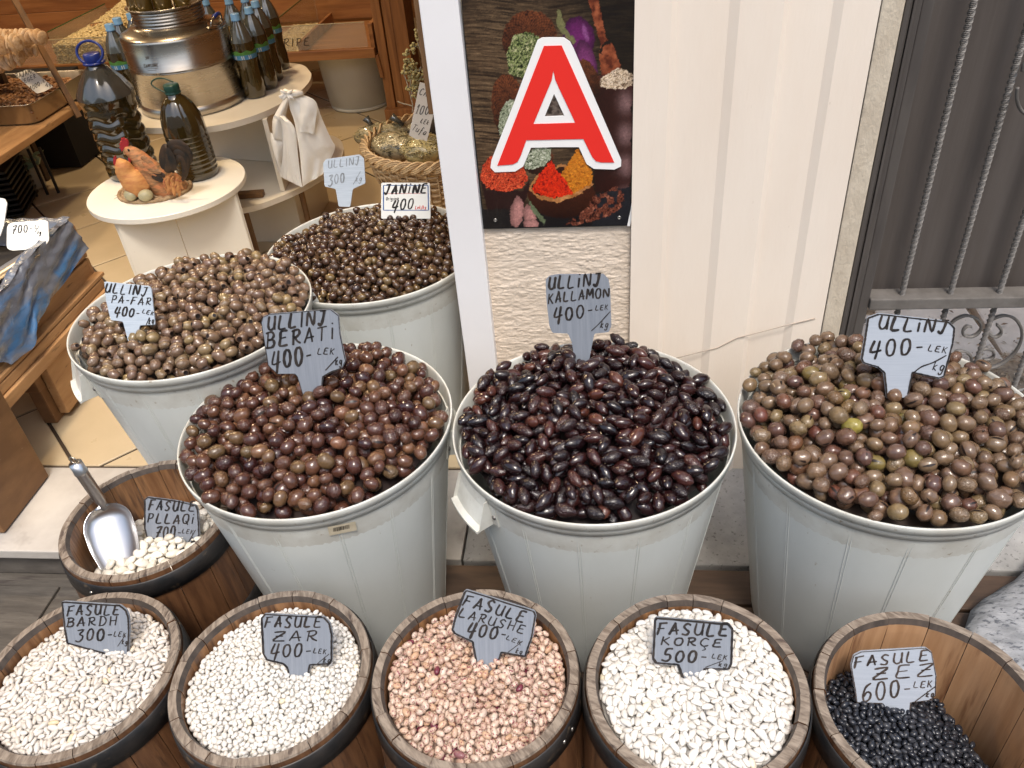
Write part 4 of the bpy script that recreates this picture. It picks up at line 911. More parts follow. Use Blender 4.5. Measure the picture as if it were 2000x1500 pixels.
sign('grey sign FASULE ZAR 400 in the small round white beans', [(509, 1206.5), (517.7, 1197.8), (633.7, 1204), (644.8, 1216.3), (649.7, 1238.5), (649.7, 1288), (646, 1297.7), (606.5, 1300), (598, 1315), (568, 1313), (559.7, 1305), (552.3, 1297.7), (520, 1290), (512.8, 1278)], (585, 1314), dict(Z=.520),
     [('FASULE', 517, 1225, 626, 1225, 20, dict(pen=3.6)), ('ZAR', 533, 1251, 619, 1252, 19, dict(pen=3.3)), ('400-', 529, 1282, 606, 1281, 25, dict(pen=3.5)), ('LEK', 612, 1275, 637, 1277, 9, dict(pen=1.8)), ('kg', 631, 1294, 645, 1295, 11, dict(pen=2.2))], border=3.4, inset=2.2, tilt=.55, strokes=[([(620, 1296), (643, 1277)], 1.9)])
sign('tilted grey blue sign FASULE LARUSHE 400 in the speckled beans', [(905.3, 1156), (910.7, 1150.7), (1044, 1192), (1048, 1201), (1041, 1244), (1026.7, 1284), (980, 1276), (968, 1286), (932, 1285), (921.3, 1254.7), (886.7, 1238.7), (881.3, 1230.7), (886.7, 1206.7)], (950, 1284), dict(Z=.541),
     [('FASULE', 903, 1182, 1022, 1215, 22, dict(pen=3.8)), ('LARUSHE', 895, 1204, 1022, 1237, 17, dict(pen=2.9)), ('400-', 912, 1241, 985, 1251, 25, dict(pen=4.2)), ('LEK', 988, 1248, 1017, 1260, 9, dict(pen=1.8)), ('kg', 1006, 1275, 1018, 1279, 11, dict(pen=1.9))], border=3.6, inset=2.6, tilt=.6, strokes=[([(992, 1274), (1021, 1252)], 1.9)])
sign('grey stained sign FASULE KORCE 500 in the large flat white beans', [(1277.3, 1209), (1282.7, 1204.5), (1424, 1217), (1433, 1228), (1430.7, 1297), (1424, 1309), (1378, 1308), (1368, 1317), (1338, 1313), (1322.7, 1300), (1280, 1297), (1273, 1286.7)], (1352, 1314), dict(Z=.558),
     [('FASULE', 1283, 1239, 1420, 1242, 23, dict(pen=4.4)), ('KORCE', 1290, 1258.7, 1409, 1264, 15, dict(pen=3.6)), ('500-', 1293, 1291, 1378, 1294, 23, dict(pen=4.)), ('LEK', 1390, 1285, 1419, 1289, 9, dict(pen=1.9)), ('kg', 1403, 1301, 1420, 1302, 8, dict(pen=2.))], border=4.4, inset=2.8, tilt=.6, strokes=[([(1378, 1303), (1412, 1290)], 1.9), ([(1375, 1264), (1378, 1268), (1371, 1270)], 1.8)])
sign('light grey sign FASULE ZEZ 600 in the black beans', [(1661, 1299), (1667, 1279.5), (1682, 1272), (1808, 1264.5), (1820, 1273.5), (1829, 1320), (1827.5, 1359), (1817, 1368), (1779.5, 1372.5), (1773.5, 1387.5), (1727, 1386), (1722.5, 1374), (1673, 1372.5), (1670, 1350)], (1750, 1387), dict(Z=.456),
     [('FASULE', 1668, 1303, 1813, 1290, 20, dict(pen=3.9)), ('ZEZ', 1705, 1327, 1821, 1319, 23, dict(pen=3.6, gap=.5)), ('600-', 1683, 1370, 1777, 1359, 33, dict(pen=3.9)), ('LEK', 1784, 1343, 1820, 1342, 13, dict(pen=2.2)), ('kg', 1808, 1361, 1823, 1362, 12, dict(pen=2.2))], m='sign_light', ink='ink_brown', border=1.6, inset=1.2, tilt=.5, strokes=[([(1787, 1370), (1826, 1341)], 2.2)])
sign('pale worn sign with faded writing 300 at the back of the rear tub', [(631, 318.4), (637, 310.7), (701.5, 301.5), (710.7, 309), (713.8, 358), (689, 369), (684, 374), (661.7, 373.6), (655.5, 369), (634, 364)], (673, 374), dict(Z=.735),
     [('ULLINJ', 641, 329, 702, 321, 15, dict(pen=1.8)), ('300', 642, 361, 673, 357, 19, dict(pen=2.4)), ('kg', 694, 354, 706, 354, 10, dict(pen=1.4))], m='sign_pale', ink='ink_fade', border=0, tilt=.3, strokes=[([(690, 360), (704, 335)], 1.4)])
t, mp = sign('white label JANINE 400 with a printed blue frame in the rear tub', [(744.5, 357), (839.6, 357), (841, 415), (744.5, 415)], (793, 416), dict(Z=.742),
     [('JANiNE', 750, 379, 832, 376, 17, dict(pen=3.4, slant=.25)), ('400', 766, 410, 806, 408, 20, dict(pen=3., slant=.25))], m='plate_white', border=0, ext=12, tilt=.3)
b = MB(); rr = random.Random(3); mf = lambda x, y: mp(x, y, .0005)
for q in ([(749, 362), (836, 362)], [(836, 362), (837, 410.5)], [(837, 410.5), (749, 410.5)], [(749, 410.5), (749, 362)]): ribbon(b, [(q[0][0] + (q[1][0] - q[0][0]) * k / 3, q[0][1] + (q[1][1] - q[0][1]) * k / 3) for k in range(4)], 1.7, mf, rr)
b.build('printed_frame', MT['blueprint'], t, world=True)
b = MB(); write(b, 'Lek/Kg'.replace('K', 'k'), 811, 408, 832, 408, 6, mf, pen=1.0, rr=rr); ribbon(b, [(752, 378), (790, 378), (834, 377)], .7, mf, rr); b.build('red_print', MT['redprint'], t, world=True)
b = MB(); write(b, 'Origjina'.replace('i', 'i'), 754, 391, 778, 391, 6.5, mf, pen=.9, rr=rr); b.build('small_print', MT['ink'], t, world=True)
# ------------------------------------------------------------------ round white display stand, two levels
ZD = .60; ZU = .73; ZLO = .42
def plate(b, pts, z, th):
    P = cr([(x, y, z) for x, y in pts], 4, closed=True); b.prism([P], (0, 0, 1), th)
t = thing('low_display_stand', 'low round topped white stand carrying the two big oil jugs and the rooster', 'display stand', (-1.53, 2.56, FL))
def disc(b, cx, cy, z, r, th, a0=0, a1=2 * PI, n=64):
    P = []; 
    for zz, rr in ((z - th, r - .001), (z - th + .002, r), (z - .002, r), (z, r - .002)):
        for k in range(n): a = a0 + (a1 - a0) * k / n; P.append((cx + rr * math.cos(a), cy + rr * math.sin(a), zz))
    F = [(j * n + k, j * n + (k + 1) % n, (j + 1) * n + (k + 1) % n, (j + 1) * n + k) for j in range(3) for k in range(n)]
    F += [tuple(3 * n + k for k in range(n)), tuple(range(n - 1, -1, -1))]; b.add(P, F)
b = MB(); disc(b, -1.52, 2.585, ZD, .268, .020); b.build('round_top', MT['white_lam'], t, world=True)
pa_, pb_ = Vector((-1.600, 2.345, 0)), Vector((-1.262, 2.545, 0)); an_ = math.atan2(pb_.y - pa_.y, pb_.x - pa_.x); dn_ = (pb_ - pa_).normalized(); nn_ = Vector((-dn_.y, dn_.x, 0))
for u0, u1 in ((0, .455), (.459, 1)):
    m_ = pa_.lerp(pb_, (u0 + u1) / 2); MB().box((m_.x, m_.y, .35), ((pb_ - pa_).length * (u1 - u0), .016, .458), bev=.002, rz=an_).build('front_panel', MT['white_lam'], t, world=True)
for q_ in (pa_, pb_):
    m_ = q_ + nn_ * .19; MB().box((m_.x, m_.y, .35), (.016, .36, .458), bev=.002, rz=an_).build('side_panel', MT['white_lam'], t, world=True)
t = thing('high_display_stand', 'higher white stand with two curved shelves holding the steel drum and bottles', 'display stand', (-1.75, 3.15, FL))
b = MB(); plate(b, [(-1.92, 3.0), (-1.80, 2.86), (-1.66, 2.805), (-1.52, 2.79), (-1.42, 2.785), (-1.33, 2.83), (-1.25, 2.92), (-1.20, 3.04), (-1.175, 3.16), (-1.18, 3.30), (-1.22, 3.42), (-1.32, 3.54), (-1.6, 3.60), (-1.92, 3.60)], ZU, .022); b.build('upper_shelf', MT['white_lam'], t, world=True)
b = MB(); plate(b, [(-1.66, 3.0), (-1.62, 2.84), (-1.52, 2.76), (-1.40, 2.76), (-1.30, 2.81), (-1.20, 2.93), (-1.13, 3.07), (-1.10, 3.2), (-1.12, 3.36), (-1.2, 3.5), (-1.4, 3.6), (-1.66, 3.60)], ZLO, .022); b.build('lower_shelf', MT['white_lam'], t, world=True)
a = W(510, 232, Z=ZU - .025); c2 = W(545, 377, Z=ZLO)
MB().box((-1.27, 3.12, (ZU + ZLO) / 2 - .011), (.018, .42, ZU - ZLO - .024), bev=.002, rz=.10).build('divider', MT['white_lam'], t, world=True)
MB().box((-1.55, 3.27, (ZU + ZLO) / 2 - .011), (.55, .018, ZU - ZLO - .024), bev=.002, rz=-.25).build('back_panel', MT['white_lam'], t, world=True)
MB().box((-1.45, 3.28, .26), (.34, .4, .28), bev=.004).build('plinth', MT['white_lam'], t, world=True)
for x, y in ((-1.22, 3.02), (-1.40, 2.86)): MB().lathe([(.012, FL), (.012, ZLO - .022)], 10, c=(x, y, 0)).build('leg', MT['stripwood'], t, world=True)
b = MB(); p = W(492, 385, Z=ZLO); b.box((p.x, p.y, ZLO + .012), (.10, .035, .022), bev=.004, rz=.1); b.build('wood_block', MT['stripwood'], label='small brown wooden block lying on the lower white shelf', cat='wooden block')

def hgt(base, top, z):
    b = W(*base, Z=z)
    for h in np.arange(.02, 1, .002):
        if toPX(b.x, b.y, z + h)[1] <= top: return h
# ------------------------------------------------------------------ big oil jugs
def jug_blue():
    bp = W(268, 322, Z=ZD); H_ = .425; t = thing('oil_jug', 'biggest oil jug, with a dark blue cap and carrying ring, left on the white stand', 'oil jug', (-1.695, 2.70, ZD))
    prof = [(.02, .0), (.075, .0), (.086, .010), (.088, .04)]
    z = .04
    for k in range(5):
        prof += [(.083, z + .006), (.082, z + .010), (.089, z + .020), (.0905, z + .030), (.088, z + .040)]; z += .042
    prof += [(.088, .258), (.093, .270), (.094, .285)]
    wav = lambda r, z, a: r + (.0025 * math.sin(a * 6 + z * 10) if .04 < z < .26 else 0)
    b = MB(); b.lathe([(r, z + (0.)) for r, z in prof], 72, caps=(True, False), M=None, fn=wav)
    b.v = [(x, y, z + (.006 * math.sin(math.atan2(y, x) * 6) if .05 < z < .25 else 0)) for x, y, z in b.v]
    b.build('oil_filled_body', MT['oil'], t)
    MB().lathe([(.094, .285), (.091, .298), (.068, .338), (.040, .372), (.026, .386), (.0255, .396)], 72, fn=lambda r, z, a: r + .0022 * math.cos(a * 10) * (1 if .29 < z < .35 else 0)).build('clear_shoulder', MT['oil_air'], t)
    cp = MB().lathe([(.026, .392), (.0275, .394), (.0275, .418), (.025, .421), (.001, .421)], 36, fn=lambda r, z, a: r + (.0006 * math.cos(a * 30) if .395 < z < .417 else 0)).build('cap', MT['cap_blue'], t)
    b = MB(); P = []
    for k in range(26):
        a = 2 * PI * k / 26; P.append((.046 * math.cos(a), -.004 + .012 * math.sin(a), .425 + .034 * math.sin(a)))
    b.tube(P, .0046, 8, closed=True); b.lathe([(.028, .388), (.036, .389), (.036, .394), (.028, .395)], 32); b.build('carrying_ring', MT['cap_blue'], t)
    return t
jug_blue()
def jug_green():
    t = thing('oil_jug', 'smaller oil jug with dark green cap and side handle, behind the rooster', 'oil jug', (-1.435, 2.665, ZD))
    prof = [(.02, 0), (.062, 0), (.070, .008), (.072, .03)]; z = .03
    for k in range(8): prof += [(.0692, z + .004), (.0725, z + .009), (.0725, z + .015)]; z += .0165
    prof += [(.071, .17), (.071, .19), (.067, .215), (.054, .250), (.036, .274), (.0245, .283), (.0235, .292)]
    MB().lathe(prof, 72, caps=(True, False), fn=lambda r, z, a: r - (.0028 * abs(math.sin(a * 8 + z * 12)) if .18 < z < .272 else 0)).build('oil_filled_body', MT['oil'], t)
    MB().lathe([(.0235, .288), (.026, .289), (.026, .294), (.0245, .295), (.026, .299), (.026, .316), (.024, .319), (.001, .319)], 36, fn=lambda r, z, a: r + (.0005 * math.cos(a * 30) if z > .298 else 0)).build('cap', MT['cap_green'], t)
    P = cr([(-.022, 0, .291), (-.055, .004, .306), (-.070, .008, .322), (-.052, .010, .335), (-.020, .008, .336), (.010, .004, .324)], 4)
    MB().tube(P, .0026, 6).build('handle', MT['cap_green'], t)
jug_green()
# ------------------------------------------------------------------ steel drum with taps and lid ring
DX, DY = -1.575, 3.07
t = thing('steel_drum', 'round polished steel oil drum with ringed neck and blue handles on the high white stand', 'steel drum', (DX, DY, ZU))
KD = .93; dl = lambda L: [(r * KD, z if z < .04 else .04 + (z - .04) * .865) for r, z in L]
MB().lathe(dl([(.190, 0), (.212, .002), (.2145, .02), (.211, .032), (.2065, .036)]), 96, caps=(True, False)).build('foot_ring', MT['steel_matt'], t)
MB().lathe(dl([(.2065, .036), (.2065, .176), (.2095, .178), (.2095, .181), (.2070, .1835), (.2095, .186), (.2095, .189), (.2065, .191), (.2065, .296), (.205, .303), (.199, .311), (.178, .321), (.150, .330), (.135, .336), (.1315, .345)]), 128).build('body', MT['steel'], t)
prof = [(.1315, .345)]
for k in range(4): prof += [(.1325, .349 + k * .0125), (.1365, .352 + k * .0125), (.1365, .355 + k * .0125), (.1325, .358 + k * .0125)]
prof += [(.136, .402), (.150, .406), (.152, .410), (.149, .413), (.140, .404), (.135, .395), (.001, .392)]
MB().lathe(dl(prof), 96).build('ringed_neck', MT['steel'], t)
for sg, rz in ((-1, 2.6), (1, .05)):
    b = MB(); ca, sa = math.cos(rz), math.sin(rz)
    def Q(r, tt, z): return (r * KD * ca - tt * sa, r * KD * sa + tt * ca, .04 + (z - .04) * .865)
    P = cr([Q(.180, -.055, .318), Q(.184, -.052, .336), Q(.190, -.025, .350), Q(.192, 0, .352), Q(.190, .025, .350), Q(.184, .052, .336), Q(.180, .055, .318)], 4)
    b.tube(P, .004, 8); h_ = b.build('handle', MT['steel'], t)
    b = MB(); b.tube([Q(.188, -.030, .3475), Q(.192, 0, .352), Q(.188, .030, .3475)], .0068, 10); b.build('blue_grip', MT['cap_blue'], h_)
    b = MB(); M_ = Matrix.Rotation(rz, 4, 'Z') @ Matrix.Translation((.176 * KD, 0, .04 + .2795 * .865)) @ Matrix.Rotation(.38, 4, 'Y')
    b.lathe([(.001, .0), (.028, .001), (.032, .004), (.035, .0015), (.037, -.002)], 40, sx=.7, sy=2.0, M=M_); b.build('handle_plate', MT['steel'], t)
# engraved maker's word
b = MB(); mfd = lambda px, py: (lambda a, z: Vector((DX + (.2072 * .93) * math.cos(a), DY + (.2072 * .93) * math.sin(a), z)))(*drum_at(px, py))
def drum_at(px, py):
    d = Vector(RM @ np.array([(px - 1000) / FPX, (py - 750) / FPX, 1.0])); o = Vector((0, 0, CAMH)); r = (.2072 * .93)
    A = d.x ** 2 + d.y ** 2; B = 2 * ((o.x - DX) * d.x + (o.y - DY) * d.y); C = (o.x - DX) ** 2 + (o.y - DY) ** 2 - r * r
    q = B * B - 4 * A * C; tt = (-B - math.sqrt(max(q, 0))) / (2 * A); p = o + d * tt
    return math.atan2(p.y - DY, p.x - DX), p.z
for args in (('SANSONE', 281, 132.5, 309, 130, 6.5), ('30', 284, 116, 291, 115, 5)):
    write(b, *args, mfd, pen=.9, slant=0)
for yy, x0, x1 in ((134.6, 285, 308), (138, 289, 305)):
    ribbon(b, [(x0 + (x1 - x0) * k / 6, yy - .07 * (x0 + (x1 - x0) * k / 6 - 285) + (.3 if k % 2 else 0)) for k in range(7)], .8, mfd, random.Random(2))
b.build('engraving', mat('etched_mark', (.10, .085, .07), .6), t, world=True)

# ------------------------------------------------------------------ oil bottles with pale blue caps
def bottle(x, y, z, label, gold, group, rz=0, H_=.30, lab=True):
    t = thing('oil_bottle', label, 'bottle', (x, y, z), rz, group); s_ = H_ / .30; lv = .205
    m1 = MT['oil_gold'] if gold else MT['oil']
    P0 = [(.02, 0), (.036, 0), (.0425, .008), (.044, .03), (.0425, .045), (.044, .055), (.0405, .085), (.0395, .11), (.042, .135), (.0435, .145), (.0435, .180), (.0435, .185), (.042, .205)]
    f = lambda r, z, a: r - (.0016 * abs(math.sin(a * 5 - z * 28)) if .06 < z / s_ < .14 else (.001 * math.cos(a * 8) if .03 < z / s_ < .05 else 0))
    MB().lathe([(r * s_, zz * s_) for r, zz in P0], 40, caps=(True, False), fn=f).build('oil_filled_body', m1, t)
    MB().lathe([(r * s_, zz * s_) for r, zz in [(.042, .205), (.036, .230), (.026, .255), (.016, .272), (.0135, .282)]], 40, fn=lambda r, z, a: r + .0012 * math.cos(a * 9)).build('clear_neck', MT['pet'], t)
    MB().lathe([(r * s_, zz * s_) for r, zz in [(.0135, .276), (.0172, .277), (.0172, .281), (.0158, .282), (.0162, .299), (.0145, .301), (.001, .301)]], 28, fn=lambda r, z, a: r + (.0004 * math.cos(a * 24) if z > .283 * s_ else 0)).build('cap', MT['cap_light'], t)
    if lab:
        for nm, z0, z1, col in (('label_blue_band', .147, .163, MT['lab_blue']), ('label_green_band', .163, .176, MT['lab_green'])):
            b = MB(); n = 26; P = []
            for k in range(n + 1):
                a = -PI * .98 + PI * 1.1 * k / n; zt = z1 + (.0035 * math.sin(k * .9) if 'green' in nm else 0)
                P += [(.0441 * s_ * math.cos(a), .0441 * s_ * math.sin(a), z0 * s_), (.0441 * s_ * math.cos(a), .0441 * s_ * math.sin(a), zt * s_)]
            b.add(P, [(2 * k, 2 * k + 2, 2 * k + 3, 2 * k + 1) for k in range(n)], 0, True); b.build(nm, col, t)
        b = MB()
        for a in (-2.2, -1.5, -.9):
            for da in (0, .16): b.add([(.0446 * s_ * math.cos(a + da + q), .0446 * s_ * math.sin(a + da + q), zz * s_) for q, zz in ((0, .149), (.05, .149), (.05, .161), (0, .161))], [(0, 1, 2, 3)])
        b.build('label_marks', MT['paper'], t)
    return t
MT['lab_blue'] = mat('label_blue', (.04, .16, .34), .4, (.10, .28, .44), 60); MT['lab_green'] = mat('label_green', (.05, .17, .04), .4, (.10, .26, .05), 80)
hb = .30
cl = [(458, 27, 0, 'front left bottle with dark oil in the cluster right of the steel drum'), (484, 14, 0, 'second bottle with dark oil, right of the front one beside the steel drum'), (497, 2, 0, 'rightmost bottle with dark oil, at the edge of the high white stand'),
      (476, -8, 1, 'golden oil bottle behind the dark ones right of the steel drum'), (445, -4, 1, 'golden oil bottle peeking over the right blue handle of the steel drum'), (399, -2, 0, 'half hidden bottle right behind the neck of the steel drum'), (512, -16, 0, 'farthest bottle of the cluster right of the steel drum')]
for px, py, gold, lb in cl:
    p = W(px, py, Z=ZU + hb); bottle(p.x, p.y, ZU, lb, gold, 'oil bottles with pale blue caps', rz=random.uniform(-.3, .3))
for px, py, lb in [(212, 47, 'dark oil bottle just left of the steel drum'), (227, 35, 'dark oil bottle behind the left one, by the blue handle of the drum'), (254, 26, 'dark oil bottle tucked behind the left side of the steel drum')]:
    p = W(px, py, Z=ZU + hb); bottle(p.x, p.y, ZU, lb, 0, 'oil bottles with pale blue caps', rz=random.uniform(-.3, .3))
for k, (dx, dy) in enumerate([(-.085, -.05), (-.035, -.085), (.03, -.075), (.085, -.04), (-.06, .03), (.05, .03)]):
    tt = thing('small_jar', ['leftmost', 'second from left', 'third from left', 'rightmost', 'rear left', 'rear right'][k] + ' glass jar of golden oil standing in the drum mouth', 'jar', (DX + dx, DY + dy, ZU + .346), group='jars in the mouth of the drum')
    MB().lathe([(.01, 0), (.026, 0), (.030, .006), (.030, .085), (.020, .115), (.012, .135), (.012, .16)], 28, caps=(True, False)).build('glass_body', MT['oil_gold'], tt)
    MB().lathe([(.012, .155), (.0145, .156), (.0145, .175), (.001, .177)], 20).build('lid', MT['cap_light'], tt)

# ------------------------------------------------------------------ rooster, hen, nest and eggs
feather = mat('orange_plumage', (.42, .165, .055), .7, (.55, .27, .085), 26, stretch=(1, 1, 3), bump=.002, bscale=60, col3=(.34, .09, .045), n3scale=18, c3=(.52, .68))
feather2 = mat('streaked_plumage', (.46, .21, .085), .7, (.16, .10, .05), 42, stretch=(1, 1, 4), bump=.002, bscale=70, col3=(.52, .20, .08), n3scale=14, c3=(.48, .62))
darkf = mat('dark_feathers', (.012, .014, .014), .55, (.06, .035, .02), 22, spec=.3, bump=.0006)
redc = mat('red_comb', (.36, .025, .03), .5); beakm = mat('beak_horn', (.45, .30, .14), .5)
PXM = 1 / 605.
def bird(name, label, path, comb, wattle, beak, Y, body_mat, flatk=.85, parts=()):
    base = W(path[0][0], path[0][1], Y=Y); t = thing(name, label, 'figurine', (base.x, base.y, ZD + .012), group='poultry figurines')
    P = [W(x, y, Y=Y + dy) for x, y, r, dy in path]; R_ = [r * PXM for x, y, r, dy in path]
    Pc = cr(P, 5); Rc = [R_[min(len(R_) - 1, i // 5)] * (1 - (i % 5) / 5) + R_[min(len(R_) - 1, i // 5 + 1)] * ((i % 5) / 5) for i in range(len(Pc))]
    Pc = [Pc[0] + (Pc[0] - Pc[1]).normalized() * Rc[0] * .6] + Pc + [Pc[-1] + (Pc[-1] - Pc[-2]).normalized() * Rc[-1] * .7]; Rc = [Rc[0] * .35] + Rc + [Rc[-1] * .3]
    b = MB(); b.tube(Pc, Rc, 22); rr = random.Random(5)
    b.v = [tuple(Vector(v) + Vector((rr.uniform(-1, 1), rr.uniform(-1, 1), rr.uniform(-1, 1))) * .0009) for v in b.v]
    b.build('body', body_mat, t, world=True)
    n = Vector((.25, -.95, .15)).normalized()
    for nm, poly, m_, dy in (('comb', comb, redc, 0), ('wattle', wattle, redc, -.012), ('beak', beak, beakm, 0)):
        b = MB(); b.prism([[W(x, y, Y=Y + dy - .003) for x, y in poly]], (0, -1, 0), .007 if nm != 'beak' else .01); b.build(nm, m_, t, world=True)
    return t
zz = lambda l: [(180 + x / 6.667, 240 + y / 6.667) for x, y in l]
hen = bird('hen_figurine', 'smaller orange feathered hen figurine on the left of the nest', [(278, 366, 26, .01), (262, 352, 27, .0), (248, 338, 21, -.005), (240, 325, 16, -.01), (235, 317, 11, -.01)],
     zz([(275, 520), (272, 470), (282, 440), (292, 428), (300, 445), (312, 470), (322, 520), (325, 575), (308, 585), (290, 560)]), zz([(318, 620), (330, 605), (345, 625), (350, 660), (338, 682), (322, 670)]), zz([(268, 570), (285, 560), (300, 580), (320, 590), (300, 600)]), 2.47, feather)
b = MB(); b.ell(W(241, 322, Y=2.452), (.004, .003, .004), 10, 6); b.build('eye', MT['black'], hen, world=True)
roo = bird('rooster_figurine', 'taller rooster figurine with red comb and dark curved tail on the nest', [(340, 376, 34, .03), (326, 362, 33, .02), (306, 345, 28, .005), (286, 325, 21, -.0), (268, 305, 15, -.0), (254, 296, 11.5, -.0), (248, 295, 9, -.0)],
     zz([(405, 350), (385, 375), (372, 350), (352, 320), (365, 310), (355, 275), (372, 270), (362, 240), (382, 245), (375, 200), (395, 215), (402, 192), (420, 212), (440, 215), (460, 240), (472, 280), (462, 310), (430, 320)]), zz([(465, 455), (480, 450), (500, 480), (498, 520), (478, 510)]), zz([(402, 375), (425, 390), (432, 415), (412, 410)]), 2.50, feather2)
b = MB(); b.ell(W(251, 293, Y=2.482), (.004, .003, .004), 10, 6); b.build('eye', MT['black'], roo, world=True)
def feath(pts, w, Y, m_, nm):
    P = cr([W(180 + x / 6.667, 240 + y / 6.667, Y=Y + i * .001) for i, (x, y) in enumerate(pts)], 4); n = len(P); b = MB(); V = []
    for i, p in enumerate(P):
        q = P[min(n - 1, i + 1)] - P[max(0, i - 1)]; q.normalize(); s_ = q.cross(Vector((0, -1, 0))).normalized(); ww = w * math.sin(PI * (.12 + .83 * i / (n - 1))) ** .7
        V += [p + s_ * ww, p - s_ * ww + Vector((0, .003, 0)), p + Vector((0, -.004, 0))]
    b.add(V, [(3 * i, 3 * i + 2, 3 * i + 5, 3 * i + 3) for i in range(n - 1)] + [(3 * i + 2, 3 * i + 1, 3 * i + 4, 3 * i + 5) for i in range(n - 1)], 0, True); b.build(nm, m_, roo, world=True)
for k, pts in enumerate([[(960, 560), (990, 320), (1090, 265), (1200, 310), (1275, 420), (1280, 520)], [(980, 600), (1020, 350), (1110, 300), (1190, 350), (1240, 450), (1250, 600)], [(1000, 640), (1060, 420), (1130, 390), (1200, 450), (1230, 560), (1220, 700)], [(1040, 640), (1110, 460), (1170, 470), (1205, 560), (1200, 680), (1170, 760)], [(930, 600), (930, 480), (965, 330), (975, 310)], [(965, 640), (990, 500), (975, 330)], [(1060, 620), (1020, 480), (975, 320)]]):
    feath(pts, .012 if k < 4 else .018, 2.465 - .002 * k, darkf, 'tail_feather')
for k, pts in enumerate([[(760, 655), (860, 665), (950, 700)], [(780, 690), (850, 720), (930, 765)], [(640, 440), (740, 520), (860, 640)], [(600, 520), (700, 600), (840, 690)], [(660, 500), (760, 600), (900, 650)]]):
    feath(pts, .011, 2.452 - .001 * k, darkf if k < 2 else feather2, 'wing_feather')
for k in range(26):
    x = 1060 + rr.uniform(-90, 120) if 0 else 1040 + random.uniform(-90, 120); y = 720 + random.uniform(-40, 120)
    feath([(x, y), (x - 10 + random.uniform(-20, 30), y + 60), (x + random.uniform(-50, 30), y + 120)], .005, 2.440 + random.uniform(-.006, .004), feather, 'fluff_feather')
nc = W(305, 372, Z=ZD); t = thing('nest_mat', 'round brown woven nest mat on the low white stand under the poultry', 'nest mat', (nc.x, nc.y - .005, ZD))
b = MB()
for k in range(9):
    rad_ = .018 + .0115 * k
    b.tube([(rad_ * 1.12 * math.cos(a), rad_ * .93 * math.sin(a), .005 + .0018 * math.sin(a * 23 + k)) for a in np.linspace(0, 2 * PI, 60, endpoint=False)], .0066, 6, closed=True)
b.build('coiled_straw', mat('straw', (.22, .135, .07), .8, (.36, .25, .14), 60, bump=.003, bscale=120), t)
b = MB()
for k in range(150):
    a = random.uniform(0, 6.28); r1 = .105 + random.uniform(-.012, .012); p = Vector((r1 * 1.12 * math.cos(a), r1 * .93 * math.sin(a), .006)); q = p + Vector((random.gauss(0, .011), random.gauss(0, .011), random.uniform(-.003, .006))); b.tube([p, q], .0006, 3)
b.build('loose_straw', MT['stripwood'], t, kind='stuff')
for k, (px, py, lb) in enumerate([(255, 381, 'left grey green egg in front of the hen figurine'), (284.5, 381.5, 'right grey green egg in front of the rooster figurine')]):
    p = W(px, py, Z=ZD + .027); b = MB(); b.ell((0, 0, 0), (.0245, .020, .0195), 24, 16, M=Matrix.Rotation(-.5 + k, 4, 'Z')); b.v = [tuple(Vector(v) + p) for v in b.v]
    b.build('egg', mat('green_egg', (.36, .32, .18), .45, (.29, .26, .16), 35), label=lb, cat='egg', group='eggs on the nest mat')

# ------------------------------------------------------------------ bundle of carrier bags hanging on the stand
zb = lambda l: [(400 + x / 5.77, 180 + y / 5.77) for x, y in l]
YB = 2.80
t = thing('carrier_bags', 'bundle of cream plastic carrier bags hanging from the edge of the high white stand', 'carrier bags', tuple(W(570, 190, Y=YB)))
def cloth(name, L, R, Y, nu=16, nv=26, amp=.008, seed=0, belly=.02):
    L = cr([W(x, y, Y=Y) for x, y in zb(L)], 6); R = cr([W(x, y, Y=Y) for x, y in zb(R)], 6); r = np.random.default_rng(seed); ph = r.random(6) * 6
    V = []
    for j in range(nv + 1):
        a = L[int(round(j / nv * (len(L) - 1)))]; c = R[int(round(j / nv * (len(R) - 1)))]
        for i in range(nu + 1):
            u = i / nu; v = j / nv; p = a.lerp(c, u); d = amp * (math.sin(u * 9 + ph[0] + v * 5) * .5 + math.sin(u * 17 + ph[1] - v * 9) * .3 + .25 * math.sin(v * 14 + u * 6 + ph[2])) * (.3 + v) + belly * math.sin(PI * u) * math.sin(PI * min(1, v * 1.1))
            V.append(p + Vector((0, -d, 0)))
    b = MB(); b.add(V, [(j * (nu + 1) + i, j * (nu + 1) + i + 1, (j + 1) * (nu + 1) + i + 1, (j + 1) * (nu + 1) + i) for j in range(nv) for i in range(nu)], 0, True)
    return b.build(name, MT['bagwhite'], t, world=True)
cloth('front_bag', [(940, 50), (960, 200), (1010, 340), (1050, 560), (1080, 800), (1110, 1060)], [(1100, 30), (1240, 90), (1310, 260), (1420, 520), (1462, 650), (1330, 920)], YB - .01, seed=1, belly=.03)
cloth('folded_flap', [(1070, 60), (1070, 200), (1065, 330), (1068, 440)], [(1215, 80), (1262, 180), (1250, 330), (1228, 470)], YB - .052, 8, 12, amp=.003, seed=2, belly=.01)
for k in range(11):
    o_ = k * 9
    cloth('folded_bag', [(770 + o_ * 1.2, 300 + o_ * .3), (800 + o_, 250 + o_ * .8), (870 + o_ * .7, 420 + o_), (880 + o_ * .8, 700), (850 + o_ * 2.2, 940 + o_ * 1.2)], [(850 + o_ * .9, 255 + o_ * .6), (900 + o_, 270 + o_), (960 + o_ * .8, 420 + o_ * .6), (960 + o_, 720), (900 + o_ * 2.2, 985 + o_ * 1.0)], YB + .05 - .0055 * k, 5, 16, amp=.002, seed=5 + k, belly=.006)
